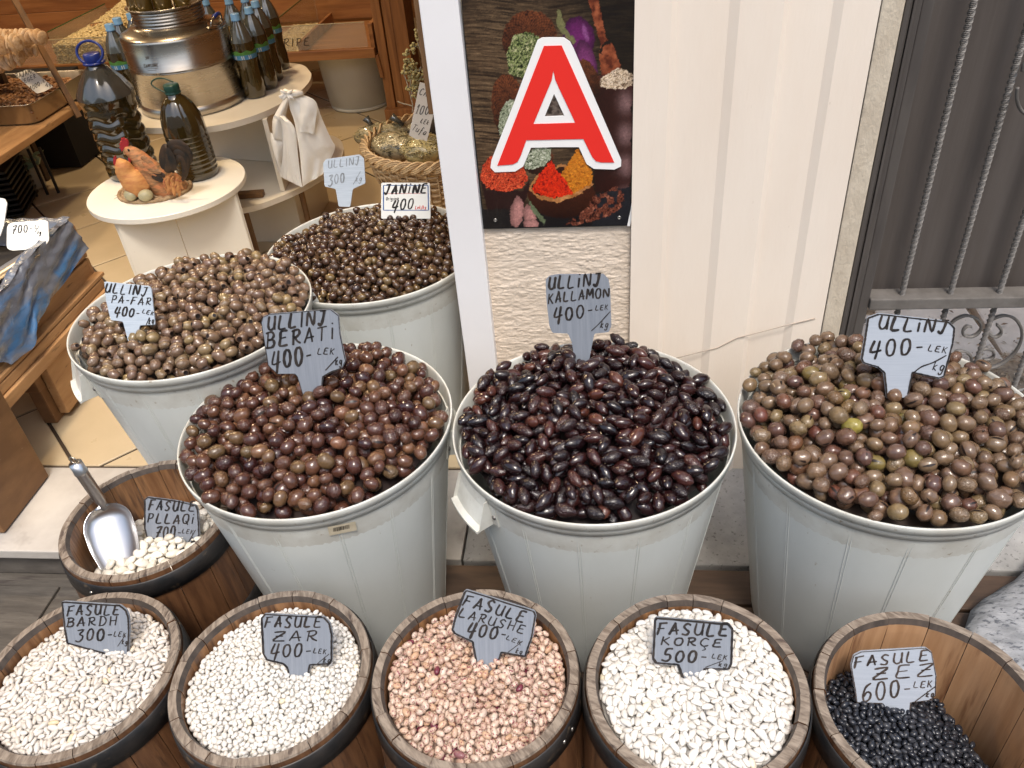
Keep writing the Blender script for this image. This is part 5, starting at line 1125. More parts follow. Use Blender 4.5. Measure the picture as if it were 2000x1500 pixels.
cloth('rear_bag', [(900, 60), (800, 230), (760, 330), (765, 500), (780, 530)], [(960, 60), (920, 230), (900, 380), (890, 520), (900, 560)], YB + .055, 8, 16, amp=.003, seed=30)
cloth('rear_bag', [(740, 450), (750, 600), (800, 800), (850, 960)], [(890, 560), (880, 700), (890, 820), (930, 950)], YB + .06, 8, 16, amp=.004, seed=31)
b = MB(); b.tube([W(x, y, Y=YB - .02) for x, y in zb([(870, 20), (900, 5), (950, 30), (1000, 15), (1040, 10), (1110, 10)])], [.008, .014, .016, .013, .012, .006], 12)
for k in range(9):
    a = random.uniform(0, 6.28); c = W(*zb([(935, 20)])[0], Y=YB - .03); b.tube([c, c + Vector((.03 * math.cos(a), -.01, .022 * math.sin(a)))], [.007, .0035], 6)
b.build('knot', MT['bagwhite'], t, world=True)

# ------------------------------------------------------------------ wicker basket with herbs
BX, BY, BZ = -.60, 2.86, .635; BR = .262
t = thing('wicker_basket', 'round wicker basket of bagged herbs standing behind the door post', 'basket', (BX, BY, BZ - .22))
b = MB(); NR = 15
for k in range(NR):
    z = k * .0125 + .004; r0 = BR * (.74 + .24 * (k / NR) ** .8); ph = PI * (k % 2)
    b.tube([((r0 + .005 * math.sin(a * 22 + ph)) * math.cos(a), (r0 + .005 * math.sin(a * 22 + ph)) * math.sin(a), z) for a in np.linspace(0, 2 * PI, 176, endpoint=False)], .0052, 5, closed=True)
b.build('wicker_weave', MT['wicker'], t, kind='stuff')
for k in range(44):
    a = PI * 2 * k / 44; MB().tube([(BR * .74 * math.cos(a), BR * .74 * math.sin(a), 0), (BR * .93 * math.cos(a), BR * .93 * math.sin(a), .11), (BR * .99 * math.cos(a), BR * .99 * math.sin(a), .20)], .0032, 5).build('stake', MT['wicker'], t)
for q in range(3):
    for k in range(3):
        ph = q * 2 * PI / 3
        MB().tube([((BR + .004 + .013 * math.cos(a * 14 + ph)) * math.cos(a), (BR + .004 + .013 * math.cos(a * 14 + ph)) * math.sin(a), .208 + .013 * math.sin(a * 14 + ph) + (k - 1) * .0065) for a in np.linspace(0, 2 * PI, 170, endpoint=False)], .0042, 5, closed=True).build('braided_rim', MT['wicker'], t)
MB().lathe([(.001, .004), (BR * .74, .004)], 40).build('basket_bottom', MT['wicker'], t)
st2 = thing('wooden_stool', 'plain dark wooden stool under the wicker basket', 'stool', (BX, BY, FL))
MB().box((0, 0, BZ - .22 - FL - .014), (.40, .40, .026), bev=.004).build('seat', MT['plank'], st2)
for sx in (-1, 1):
    for sy in (-1, 1): MB().box((sx * .17, sy * .17, (BZ - .25 - FL) / 2), (.035, .035, BZ - .25 - FL), bev=.003).build('leg', MT['plank'], st2)
herb = mat('herb_in_plastic', (.27, .25, .16), .2, (.50, .43, .27), 55, spec=.8, coat=.8, bump=.006, bscale=34, col3=(.06, .055, .035), n3scale=40, c3=(.52, .62))
herby = mat('yellow_herb_in_plastic', (.52, .43, .18), .22, (.34, .29, .13), 60, spec=.8, coat=.7, bump=.006, bscale=40, col3=(.10, .09, .05), n3scale=50, c3=(.55, .66))
def lump(name, c, r, m_, label, seed, rot=0, cat='herb bag', group='herb bags in the basket'):
    rr = np.random.default_rng(seed); b = MB(); b.ell((0, 0, 0), r, 28, 18, M=Matrix.Rotation(rot, 4, 'Z')); ph = rr.random(8) * 6
    b.v = [tuple(Vector(v) * (1 + .07 * math.sin(v[0] * 60 + ph[0]) * math.sin(v[1] * 70 + ph[1]) + .05 * math.sin(v[2] * 90 + ph[2] + v[0] * 50))) for v in b.v]
    o = b.build(name, m_, label=label, cat=cat, group=group); o.location = c; return o
lump('herb_bag', W(745, 262, Z=.60), (.10, .055, .04), herb, 'plastic bag of grey green herbs at the left of the wicker basket', 1, .2)
lump('herb_bag', W(778, 285, Z=.595), (.12, .065, .045), herb, 'plastic bag of dry herb stalks in the middle of the wicker basket', 2, -.3)
lump('herb_bag', W(830, 292, Z=.60), (.085, .07, .05), herby, 'plastic bag of yellow dried flowers next to the white card', 3, .2)
lump('herb_bag', W(855, 262, Z=.60), (.08, .07, .08), MT['dirt'], 'dark bark bundle behind the white card in the wicker basket', 4, .2)
lump('herb_bag', W(800, 250, Z=.58), (.12, .08, .04), herb, 'plastic bag of herbs at the back of the wicker basket behind the others', 5, .0)
stalk = piece_mat('herb_stalk', [(0, (.22, .20, .11)), (.5, (.42, .36, .20)), (1, (.60, .52, .30))], .6)
for (px_, py_, z_, rx, ry, rz_, rot_, lb) in ((745, 262, .60, .10, .055, .04, .2, 'at the left of the basket'), (778, 285, .595, .12, .065, .045, -.3, 'in the middle of the basket'), (830, 292, .60, .085, .07, .05, .2, 'next to the white card')):
    c_ = W(px_, py_, Z=z_); b = MB(); RN = []; r = np.random.default_rng(int(px_))
    for k in range(420):
        d3 = Vector(r.normal(0, 1, 3)).normalized(); d3.z = abs(d3.z); q_ = Vector((d3.x * rx, d3.y * ry, d3.z * rz_)) * r.uniform(.97, 1.04); q_ = Matrix.Rotation(rot_, 3, 'Z') @ q_ + c_
        a_ = r.uniform(0, 6.28); s1 = Vector((math.cos(a_), math.sin(a_), r.normal(0, .25))) * r.uniform(.003, .011); n0 = len(b.v)
        b.tube([q_ - s1, q_ + s1], .0009 if px_ < 800 else .0019, 4, cap=False); RN += [r.random() * .98 + .01] * (len(b.v) - n0)
    o = b.build('herb_stalks', stalk, label='dry herb stalks showing through the plastic bag ' + lb, cat='dried herbs', kind='stuff'); at = o.data.attributes.new('rnd', 'FLOAT', 'POINT'); at.data.foreach_set('value', RN)
b = MB(); 
for c, d in ((W(729, 248, Z=.63), (-.02, 0, .03)), (W(787, 243, Z=.63), (-.03, -.01, .03))):
    b.tube([c, c + Vector(d) * .5, c + Vector(d) * 1.2], [.012, .008, .016], 8)
b.build('bag_neck', MT['pet'], label='twisted clear plastic necks of the herb bags sticking up', cat='bag necks')
zt = lambda l: [(690 + x / 4.686, 60 + y / 4.686) for x, y in l]
b = MB(); fl2 = MB(); hm = mat('dried_flower_heads', (.46, .39, .17), .8, (.32, .28, .13), 80)
for path in ([(540, 750), (545, 680), (520, 580), (485, 450), (465, 390), (490, 260)], [(560, 620), (520, 520), (545, 350), (550, 300)], [(600, 560), (590, 430), (620, 330)], [(620, 210), (600, 130), (580, 60), (600, -60)], [(600, 130), (530, 170), (470, 210)], [(405, 648), (450, 665), (510, 680), (545, 692)], [(640, 400), (600, 460), (560, 560)]):
    P = cr([W(x, y, Y=2.86) for x, y in zt(path)], 3); b.tube(P, .0022, 5)
for x, y, s_ in [(490, 265, 1), (480, 300, 1.1), (465, 370, 1.2), (510, 325, 1), (550, 300, 1), (545, 340, 1.1), (565, 365, 1.1), (530, 400, 1), (535, 440, 1.2), (560, 470, 1.2), (590, 440, 1.2), (615, 420, 1), (570, 520, 1.1), (520, 525, .9), (568, 580, 1.1), (625, 390, 1), (580, 130, 1.1), (525, 175, 1.2), (480, 208, 1.1), (590, 70, 1), (600, 20, 1), (585, 490, 1.2), (600, 480, 1), (550, 505, 1), (490, 520, .6)]:
    c = W(*zt([(x, y)])[0], Y=2.86)
    for q in range(7): fl2.ell(c + Vector((random.gauss(0, .006), random.gauss(0, .006), random.gauss(0, .006))) * s_, (.0055 * s_, .005 * s_, .0048 * s_), 6, 5)
tp = thing('dried_herb_sprigs', 'dried yellow mountain tea sprigs standing up from the wicker basket', 'dried herbs', tuple(W(805, 220, Y=2.86)))
b.build('stems', mat('dry_stem', (.40, .34, .25), .8), tp, world=True); fl2.build('flower_heads', hm, tp, world=True, kind='stuff')
sign('tall white card 100 LEK TUFA standing in the wicker basket', [(820, 160), (845, 168), (852, 200), (832, 273.4), (798.8, 254)], (818, 262), dict(Y=2.80), [('CAI', 818, 184, 838, 190, 13, dict(pen=1.2)), ('100', 811, 222, 836, 225, 18, dict(pen=1.3, slant=.2)), ('LEk', 821, 239, 836, 244, 9, dict(pen=1.3)), ('Tufa', 804, 253, 830, 264, 12, dict(pen=1.2))], m='paper', border=0, tilt=.1, ext=10, th=.001, name='price_card', cat='price card', group=None)

# wooden strip hanging beside the post
xa, xb = W(809, 0, Y=1.70).x, W(827, 0, Y=1.70).x; zb_ = W(848, 222, Y=1.70).z
MB().box(((xa + xb) / 2 - .001, 1.72, zb_ + .9), (xb - xa, .05, 1.8), bev=.002).build('wooden_strip', MT['stripwood'], label='brown wooden strip hanging beside the white door post', cat='wooden strip')

# ------------------------------------------------------------------ right cabinet with glazed seed bin
YC = 4.5
A = W(540, 124, Y=YC); Bp = W(732, 103, Y=YC); zs = W(640, 106, Y=YC).z
t = thing('shop_cabinet', 'long orange wooden cabinet with glazed seed bins at the back of the shop', 'cabinet', ((A.x + Bp.x) / 2, YC, FL))
x0c, x1c = -4.6, Bp.x
MB().box(((x0c + x1c) / 2, YC + .012, zs - .006), (x1c - x0c, .028, .05), bev=.004).build('front_board', MT['shopwood'], t, world=True)
MB().box(((x0c + x1c) / 2, YC + .375, zs - .012), (x1c - x0c - .004, .69, .02)).build('bin_floor', MT['shopwood'], t, world=True)
for k in range(9):
    MB().box(((x0c + x1c) / 2, YC + .74 + .002 * (k % 2), zs + .08 + k * .14), (x1c - x0c, .02, .138), bev=.002).build('back_plank', MT['shopwood'], t, world=True)
MB().box((x1c - .012, YC + .37, zs + .06), (.022, .68, .15), bev=.002).build('bin_side', MT['shopwood'], t, world=True)
for k, (w_, y_, xo) in enumerate([(.05, YC + .02, 0), (.05, YC + .035, .052), (.075, YC + .02, .104)]):
    MB().box((x1c + .012 + xo + w_ / 2, y_ + .1, .12 + 1.3), (w_ - .002, .2, 2.58), bev=.004).build('upright_board', MT['shopwood_v'], t, world=True)
MB().box((x1c + .095, YC + .11, .16), (.19, .24, .08), bev=.006).build('plinth_block', MT['shopwood_v'], t, world=True)
MB().box((x1c + .01, YC + .03, zs - .08), (.02, .05, .12), bev=.003, ry=-.1).build('bracket', MT['shopwood_v'], t, world=True)
MB().box((x1c + .5, YC + .5, 1.4), (.55, .02, 2.5)).build('side_cupboard', MT['void'], t, world=True)
MB().box((x1c + .47, YC + .45, .95), (.5, .06, .03), bev=.003).build('side_shelf', MT['shopwood'], t, world=True)
bevel_x = W(586, 100, Y=YC + .2).x
glz = [((x0c + x1c) / 2, YC + .004, zs + .082, x1c - x0c - .03, .006, .125, 0)]
gp = MB(); gp.box(((x0c + x1c) / 2 - .01, YC + .018, zs + .085), (x1c - x0c - .05, .006, .125)); gl = gp.build('front_glass', MT['glass'], t, world=True)
MB().box(((x0c + x1c) / 2 - .01, YC + .018, zs + .149), (x1c - x0c - .05, .007, .003)).build('glass_edge', mat('glass_edge', (.45, .42, .30), .2), t, world=True)
for xx in (W(553, 100, Y=YC).x, W(100, 100, Y=YC).x):
    MB().box((xx, YC + .36, zs + .10), (.005, .66, .17)).build('glass_divider', MT['glass'], t, world=True)
    MB().box((xx, YC + .36, zs + .187), (.006, .66, .004), rx=0).build('glass_edge', mat('green_glass_edge', (.02, .09, .03), .2), t, world=True)
MB().box((W(583, 100, Y=YC).x, YC + .36, zs + .03), (.018, .66, .06), bev=.002).build('bin_divider', MT['shopwood'], t, world=True)
b = MB(); mfg = lambda x, y: W(x, y, Y=YC + .0135); write(b, 'KRIPE', 539, 93, 604, 88, 15, mfg, pen=1.7, slant=.1); write(b, '-', 590, 65, 595, 64, 4, mfg, pen=1.5); b.build('lettering', MT['ink'], t, world=True)
seedm = piece_mat('pale_seed_skin', [(0, (.62, .50, .26)), (.5, (.74, .62, .36)), (1, (.52, .40, .20))], .5)
nutm = piece_mat('almond_skin', [(0, (.22, .10, .04)), (.5, (.34, .17, .07)), (1, (.14, .06, .03))], .5)
def scatter(name, label, cat, m_, n, xr, yr, zf, size, seed=0, coats=1):
    r = np.random.default_rng(seed); b = MB(); RN = []
    for k in range(n):
        x = r.uniform(*xr); y = r.uniform(*yr); z = zf(x, y) + r.normal(0, size[2] * .8); R3 = Matrix.Rotation(r.uniform(0, 6.3), 4, 'Z') @ Matrix.Rotation(r.normal(0, .6), 4, 'X') @ Matrix.Rotation(r.normal(0, .5), 4, 'Y')
        n0 = len(b.v); b.ell((x, y, z), size, 7, 5, M=R3); RN += [r.random() * .98 + .01] * (len(b.v) - n0)
    o = b.build(name, m_, label=label, cat=cat, kind='stuff'); at = o.data.attributes.new('rnd', 'FLOAT', 'POINT'); at.data.foreach_set('value', RN); return o
xl0, xl1 = W(100, 120, Y=YC).x + .02, W(260, 100, Y=YC).x
b = MB(); b.box(((xl0 + xl1) / 2, YC + .33, zs + .055), (xl1 - xl0, .56, .11)); b.build('seed_core', seedm, label='pale seeds in the left glazed bin, inner mass', cat='seeds', kind='stuff')
scatter('pumpkin_seeds', 'pale pumpkin seeds heaped in the glazed bin left of the steel drum', 'seeds', seedm, 3200, (xl0, xl1), (YC + .03, YC + .66), lambda x, y: zs + .115 + .09 * max(0, (y - YC - .1)) * max(0, min(1, (x - xl0) / .35)) * 4.2, (.012, .006, .003), 1)
scatter('pumpkin_seeds', 'pale seeds pressed against the front glass of the left bin', 'seeds', seedm, 900, (xl0, xl1), (YC + .026, YC + .05), lambda x, y: zs + .01 + .105 * ((x * 7919.13 + y * 104729.7) % 1), (.012, .003, .006), 2)
xr0, xr1 = W(505, 100, Y=YC).x, W(578, 100, Y=YC).x
scatter('pumpkin_seeds', 'pale seeds in the small bin behind the painted word, right of the bottles', 'seeds', seedm, 1500, (xr0, xr1), (YC + .03, YC + .64), lambda x, y: zs + .012, (.012, .006, .003), 3)
sign('brown card marked 800 in the left glazed bin', [(174.7, 46), (201.3, 42), (204.7, 61.3), (180, 66.7)], (190, 62), dict(Y=YC + .3), [('800', 180, 62.5, 198, 59.5, 13, dict(pen=1.3, slant=.2))], m='cardboard', border=.9, inset=1, ext=0, th=.002, name='price_card', cat='price card', group=None)
bc = thing('storage_bin', 'greyish white plastic bin on the shop tiles under the cabinet', 'bin', (-1.455, 4.87, FL))
MB().lathe([(.165, 0), (.178, .004), (.183, .02), (.178, .026), (.186, .03), (.213, .335), (.221, .34), (.221, .352), (.212, .352)], 64, caps=(True, False)).build('bin_body', MT['tub'], bc)
MB().lathe([(.001, .36), (.2, .358), (.224, .35), (.225, .338)], 64).build('lid', MT['tub'], bc)

# ------------------------------------------------------------------ left shelves
ZS = .56
t = thing('wooden_shelf', 'thick honey wood shelf with a leaning front strut, at the left edge of the shop', 'shelf', (-2.7, 3.1, FL))
e0, e1 = W(0, 302, Z=ZS - .03), W(145, 217, Z=ZS - .03)
MB().box((-2.86, 3.05, ZS - .015), (.80, 1.34, .03), bev=.004).build('shelf_board', MT['pallet'], t, world=True)
P0 = W(152, 224, Z=ZS - .03); P1 = W(22, -12, Y=P0.y + .12)
d = P1 - P0; b = MB(); b.tube([P0 - d * .02, P1 + d * .3], .017, 4, smooth=False, up=(1, 0, 0)); b.build('leaning_strut', MT['stripwood'], t, world=True)
MB().box((-3.1, 3.78, .8), (.5, .03, 1.3)).build('end_panel', MT['plank'], t, world=True)
MB().box((-3.2, 3.1, .34), (.06, 1.3, .38)).build('support', MT['plank'], t, world=True)
up0 = W(0, 125, Z=.80)
MB().box((-2.99, 3.25, .775), (.60, .95, .012), bev=.002).build('metal_shelf', MT['steel_matt'], t, world=True)
MB().box((-3.35, 3.5, 1.02), (.02, 1.2, 1.0)).build('wood_lining', MT['shopwood'], t, world=True)
# steel tray with almonds
ty0, ty1, tx0, tx1 = 3.395, 3.90, -3.10, -2.50
t = thing('steel_tray', 'long steel tray of brown almonds on the honey wood shelf', 'tray', ((tx0 + tx1) / 2, (ty0 + ty1) / 2, ZS))
b = MB(); h_ = .095; r_ = .05
def rrect(x0, x1, y0, y1, r, n=6):
    out = []
    for cx, cy, a0 in ((x1 - r, y1 - r, 0), (x0 + r, y1 - r, PI / 2), (x0 + r, y0 + r, PI), (x1 - r, y0 + r, 1.5 * PI)):
        for k in range(n + 1): a = a0 + PI / 2 * k / n; out.append((cx + r * math.cos(a), cy + r * math.sin(a)))
    return out
L = [[(x, y, z) for x, y in rrect(tx0 + i, tx1 - i, ty0 + i, ty1 - i, r_)] for i, z in ((.015, ZS + .002), (.004, ZS + .012), (0, ZS + h_ - .004), (-.009, ZS + h_), (-.010, ZS + h_ - .003), (-.002, ZS + h_ - .006), (.006, ZS + .03), (.02, ZS + .012))]
n = len(L[0]); V = [p for l in L for p in l]; b.add(V, [(j * n + k, j * n + (k + 1) % n, (j + 1) * n + (k + 1) % n, (j + 1) * n + k) for j in range(len(L) - 1) for k in range(n)] + [tuple(range(n - 1, -1, -1)), tuple((len(L) - 1) * n + k for k in range(n))], 0, True)
b.build('tray_pan', MT['steel_matt'], t, world=True)
scatter('almonds', 'brown shelled almonds heaped in the long steel tray', 'nuts', nutm, 2200, (tx0 + .02, tx1 - .02), (ty0 + .02, ty1 - .03), lambda x, y: ZS + .045 + .03 * math.sin(max(0, min(1, (x - tx0) / (tx1 - tx0))) * PI), (.016, .009, .006), 4)
scatter('almonds', 'lower almonds at the bottom of the long steel tray', 'nuts', nutm, 900, (tx0 + .02, tx1 - .02), (ty0 + .02, ty1 - .03), lambda x, y: ZS + .03, (.018, .011, .008), 5)
sign('white card BAJAME EGER 1000 standing in the almond tray', [(28, 145), (52, 136), (64, 137.3), (104, 169.3), (86.7, 178.7), (72, 182.7)], (85, 176), dict(Z=ZS + .10), [('BAJAME', 32, 153.5, 66, 142, 9.5, dict(pen=1.1)), ('EGER', 49, 163, 71, 152, 8.5, dict(pen=1.)), ('1000-', 61, 177, 83, 165.5, 8.5, dict(pen=1.)), ('L', 85, 161, 89, 159, 5, dict(pen=.8)), ('kg', 92, 170, 99, 167, 6, dict(pen=.8))], m='paper', border=0, ext=0, tilt=.9, yaw=.3, th=.0012, name='price_card', cat='price card', group=None, strokes=[([(89, 168), (93, 160)], .9)])
# strings of floury dried figs
figm = mat('floury_dried_figs', (.50, .32, .17), .75, (.68, .52, .36), 22, bump=.006, bscale=45, col3=(.34, .19, .09), n3scale=26, c3=(.55, .68))
for k, (x0_, y0_, x1_, y1_, z_, r_, lb) in enumerate([(-14, 124, 38, 112, .835, .050, 'lower front'), (-10, 104, 68, 97, .835, .046, 'lower rear'), (-20, 96, 38, 84, .90, .050, 'upper front'), (-20, 74, 82, 72, .90, .048, 'upper rear')]):
    a = W(x0_, y0_, Z=z_); c = W(x1_, y1_, Z=z_); tt = thing('dried_fig_string', lb + ' string of floury dried figs on the steel shelf at the top left', 'dried figs', tuple(a), group='strings of dried figs')
    b = MB(); n_ = max(5, int((c - a).length / .013))
    for q in range(n_):
        p = a.lerp(c, q / (n_ - 1)); s_ = 1 - .25 * (q / n_) ** 3
        b.ell(p + Vector((random.gauss(0, .003), random.gauss(0, .003), random.gauss(0, .004))), (.012 * random.uniform(.8, 1.1), r_ * s_ * random.uniform(.85, .95), r_ * s_ * random.uniform(.72, .85)), 14, 9, M=Matrix.Rotation(random.uniform(-.5, .2) + .3, 4, 'Z') @ Matrix.Rotation(random.uniform(-.3, .3), 4, 'Y'))
    b.build('figs', figm, tt, world=True)
# box, crate and a black block that paints in the shade under the shelf
t = thing('clear_storage_box', 'milky plastic storage box with a pale green latch under the left shelf', 'storage box', (-3.15, 3.98, FL))
MB().box((-3.06, 3.80, FL + .15), (.30, .32, .29), bev=.014, rz=.55).build('box_body', MT['boxplastic'], t, world=True)
MB().box((-3.06, 3.80, FL + .305), (.335, .355, .026), bev=.010, rz=.55).build('lid', MT['boxplastic'], t, world=True)
b = MB(); zl = lambda l: [W(x / 5.17, 130 + y / 5.17, Y=3.70) for x, y in l]
b.prism([zl([(200, 900), (290, 945), (340, 870), (430, 850), (420, 870), (350, 900), (400, 930), (390, 990), (270, 1050), (240, 1010), (250, 970), (380, 950), (330, 920), (290, 960)])], (0, -1, 0), .012); b.build('latch', MT['latch'], t, world=True)
t = thing('black_crate', 'black slatted plastic crate on the floor at the left edge', 'crate', (-3.05, 3.35, FL))
ca = .5
for k in range(9):
    MB().box((-2.98 + .0, 3.48, FL + .02 + k * .026), (.36, .30, .012), bev=.002, rz=.32).build('slat', MT['black'], t, world=True)
for k in range(8):
    for sy in (-1, 1): MB().box((-2.98 + .35 * (k / 7 - .5) + (.05 if sy > 0 else -.047), 3.48 + sy * .142 + .12 * (k / 7 - .5), FL + .12), (.012, .012, .24), rz=.32).build('rib', MT['black'], t, world=True)
MB().box((-3.6, 4.15, .35), (1.6, .3, .44)).build('void_shade', MT['void'], label='black block standing in for the dark shade under the left shelves', cat='shade block')
# ------------------------------------------------------------------ poster with the big red letter
YP = 1.6635
pw = lambda x, y, o=0.: W(850 + x / 3.26, y / 3.26, Y=YP - o)
px0, px1 = W(900, 0, Y=YP).x, W(1256, 0, Y=YP).x; pz0, pz1 = W(1085, 444, Y=YP).z, 2.35
t = thing('spice_poster', 'poster of spices and herbs with a big red letter A edged in white', 'poster', ((px0 + px1) / 2, YP, (pz0 + pz1) / 2))
b = MB(); out = [pw(165, -400), pw(165, 0), pw(205, 440), pw(230, 800), pw(270, 1180), pw(290, 1400), pw(302, 1458), pw(700, 1450), pw(1222, 1436), pw(1240, 1380), pw(1262, 1300), pw(1270, 1200), pw(1282, 1050), pw(1286, 940), pw(1300, 800), pw(1308, 660), pw(1300, 620), pw(1318, 500), pw(1326, 0), pw(1330, -400)]
b.prism([out], (0, -1, 0), .004); b.build('backing_board', MT['black'], t, world=True)
# printed photograph, as colours on a fine mesh
NX, NZ = 250, 400
xs = np.linspace(px0 + .001, px1 - .001, NX); zs_ = np.linspace(pz0 + .0015, 1.345, NZ); XX, ZZ = np.meshgrid(xs, zs_)
U, V = toPX(XX, np.full_like(XX, YP), ZZ); U = (U - 850) * 3.26; V = V * 3.26      # same units as the detail tracing
def vnoise(u, v, s, seed, sv=None):
    r = np.random.default_rng(seed); sv = sv or s; g = r.random((int((V.max() - V.min()) / sv) + 9, int((U.max() - U.min()) / s) + 9))
    a = (u - U.min()) / s + 2; c = (v - V.min()) / sv + 2; a = np.clip(a, 0, g.shape[1] - 2); c = np.clip(c, 0, g.shape[0] - 2)
    i = a.astype(int); j = c.astype(int); fu = a - i; fv = c - j; fu = fu * fu * (3 - 2 * fu); fv = fv * fv * (3 - 2 * fv)
    return (g[j, i] * (1 - fu) + g[j, i + 1] * fu) * (1 - fv) + (g[j + 1, i] * (1 - fu) + g[j + 1, i + 1] * fu) * fv
C3 = lambda *c: np.array(c)[None, None, :]
def mixm(img, m, col): return img * (1 - m[..., None]) + col * m[..., None]
lin = lambda r, g_, b_: tuple(((c / 255.) ** 2.2) for c in (r, g_, b_))
grain = vnoise(U, V + 20 * np.sin(U / 160), 90, 1, 7) * .6 + vnoise(U, V + 14 * np.sin(U / 120), 40, 2, 4) * .4
light = np.clip(1.15 - ((U - 450) / 700) ** 2 - ((V - 620) / 900) ** 2, .12, 1)
img = (C3(*lin(128, 104, 78)) * grain[..., None] ** 1.6 + C3(*lin(52, 36, 24)) * (1 - grain[..., None])) * light[..., None]
cr_ = (vnoise(U, V + 25 * np.sin(U / 140), 150, 3, 9) > .73).astype(float); img = mixm(img, cr_ * .7, C3(*lin(26, 17, 11)))
U0, V0 = U, V
U = U0 + 9 * (vnoise(U0, V0, 17, 201) - .5) + 9 * (vnoise(U0, V0, 7, 202) - .5); V = V0 + 9 * (vnoise(U0, V0, 17, 203) - .5) + 9 * (vnoise(U0, V0, 7, 204) - .5)
def poly(pts):
    p = np.array(pts, float); ins = np.zeros(U.shape, bool); j = len(p) - 1
    for i in range(len(p)):
        c = ((p[i, 1] > V) != (p[j, 1] > V)); xi = (p[j, 0] - p[i, 0]) * (V - p[i, 1]) / (p[j, 1] - p[i, 1] + 1e-9) + p[i, 0]; ins ^= c & (U < xi); j = i
    return ins.astype(float)
def ellm(cx, cy, rx, ry, rot=0):
    c, s_ = math.cos(rot), math.sin(rot); a = ((U - cx) * c + (V - cy) * s_) / rx; d = (-(U - cx) * s_ + (V - cy) * c) / ry; return a * a + d * d, a, d
def tex(s, seed, cols, p=1.): # speckled mix of several colours
    n1 = vnoise(U, V, s, seed); n2 = vnoise(U, V, s * .6, seed + 50); k = np.clip((n1 * .6 + n2 * .4 - .25) * 2 * (len(cols) - 1) * .98, 0, len(cols) - 1.001)
    i = k.astype(int); f = (k - i)[..., None]; A = np.array([lin(*c) for c in cols]); return A[i] * (1 - f) + A[np.minimum(i + 1, len(cols) - 1)] * f
def wick(cx, cy, rx, ry, rot, seed):
    global img
    q, a, d = ellm(cx, cy, rx, ry, rot); st_ = np.clip(.5 + .45 * np.sin(np.sqrt(q) * 42) * np.sin(np.arctan2(d, a) * 40) + .5 * (vnoise(U, V, 14, seed + 80) - .5), 0, 1); c_ = C3(*lin(118, 66, 40)) * st_[..., None] + C3(*lin(40, 20, 13)) * (1 - st_[..., None])
    img = mixm(img, (q < 1).astype(float), c_ * (.6 + .5 * np.clip(-d, -1, 1))[..., None] + .0)
# eggplants, spoon, mortar
q, a, d = ellm(915, 230, 100, 125, -.3); img = mixm(img, (q < 1).astype(float), C3(*lin(92, 34, 84)) * (.35 + .9 * np.clip(1 - q, 0, 1))[..., None] + C3(*lin(120, 84, 118)) * (np.clip(1 - ((a - .45) ** 2 * 26 + (d + .1) ** 2 * 3), 0, 1) * .6 * (.5 + vnoise(U, V, 22, 91)))[..., None])
q, a, d = ellm(965, 400, 62, 150, -.25); img = mixm(img, (q < 1).astype(float), C3(*lin(110, 52, 96)) * (.3 + .8 * np.clip(1 - q, 0, 1))[..., None])
img = mixm(img, poly([(780, 60), (795, 60), (830, 180), (900, 260), (880, 285), (800, 200), (770, 150)]), C3(*lin(110, 108, 72)))
img = mixm(img, poly([(955, -60), (1025, -60), (1090, 240), (1130, 280), (1185, 430), (1160, 480), (1060, 480), (1045, 380), (1055, 280)]), tex(30, 9, [(84, 38, 24), (128, 66, 42), (150, 84, 56)]))
img = mixm(img, poly([(1050, 330), (1060, 285), (1110, 250), (1125, 262), (1070, 300), (1058, 350)]), C3(*lin(30, 22, 18)))
mort = poly([(1000, 490), (1280, 500), (1262, 640), (1240, 700), (1275, 760), (1262, 840), (1240, 890), (1272, 980), (1255, 1080), (1230, 1220), (1020, 1220), (1000, 900), (1010, 640)])
sh = np.exp(-((U - 1215) / 45) ** 2) * (.55 + .45 * np.sin(V / 32)) ; img = mixm(img, mort, C3(*lin(58, 28, 22)) * (.45 + .4 * np.clip((U - 980) / 300, 0, 1))[..., None] + C3(*lin(150, 120, 120)) * (sh * .55)[..., None])
q, a, d = ellm(1142, 520, 140, 48, .03); img = mixm(img, (q < 1).astype(float), C3(*lin(70, 40, 34)))
img = mixm(img, poly([(1015, 530), (1090, 470), (1180, 428), (1255, 470), (1270, 530), (1210, 565), (1090, 565)]), tex(9, 12, [(90, 70, 55), (190, 165, 135), (235, 215, 190), (120, 95, 75)]))
wick(603, 250, 175, 185, .12, 1); wick(470, 690, 110, 220, -.12, 2); wick(980, 500, 60, 130, -.35, 5)
img = mixm(img, poly([(470, 470), (455, 340), (500, 225), (580, 200), (660, 230), (672, 300), (560, 500), (510, 480)]), tex(11, 20, [(18, 26, 12), (70, 84, 40), (150, 158, 104), (30, 40, 18), (190, 188, 140)]))
img = mixm(img, poly([(402, 790), (420, 690), (480, 625), (520, 650), (440, 860), (412, 860)]), tex(9, 24, [(54, 62, 42), (170, 176, 150), (90, 100, 70), (205, 205, 185)]))
wick(650, 1010, 105, 100, 0, 4); img = mixm(img, poly([(560, 1060), (590, 960), (660, 935), (742, 945), (735, 1010), (690, 1060), (600, 1080)]), tex(9, 26, [(54, 62, 42), (180, 186, 160), (80, 90, 62), (215, 215, 195)]))
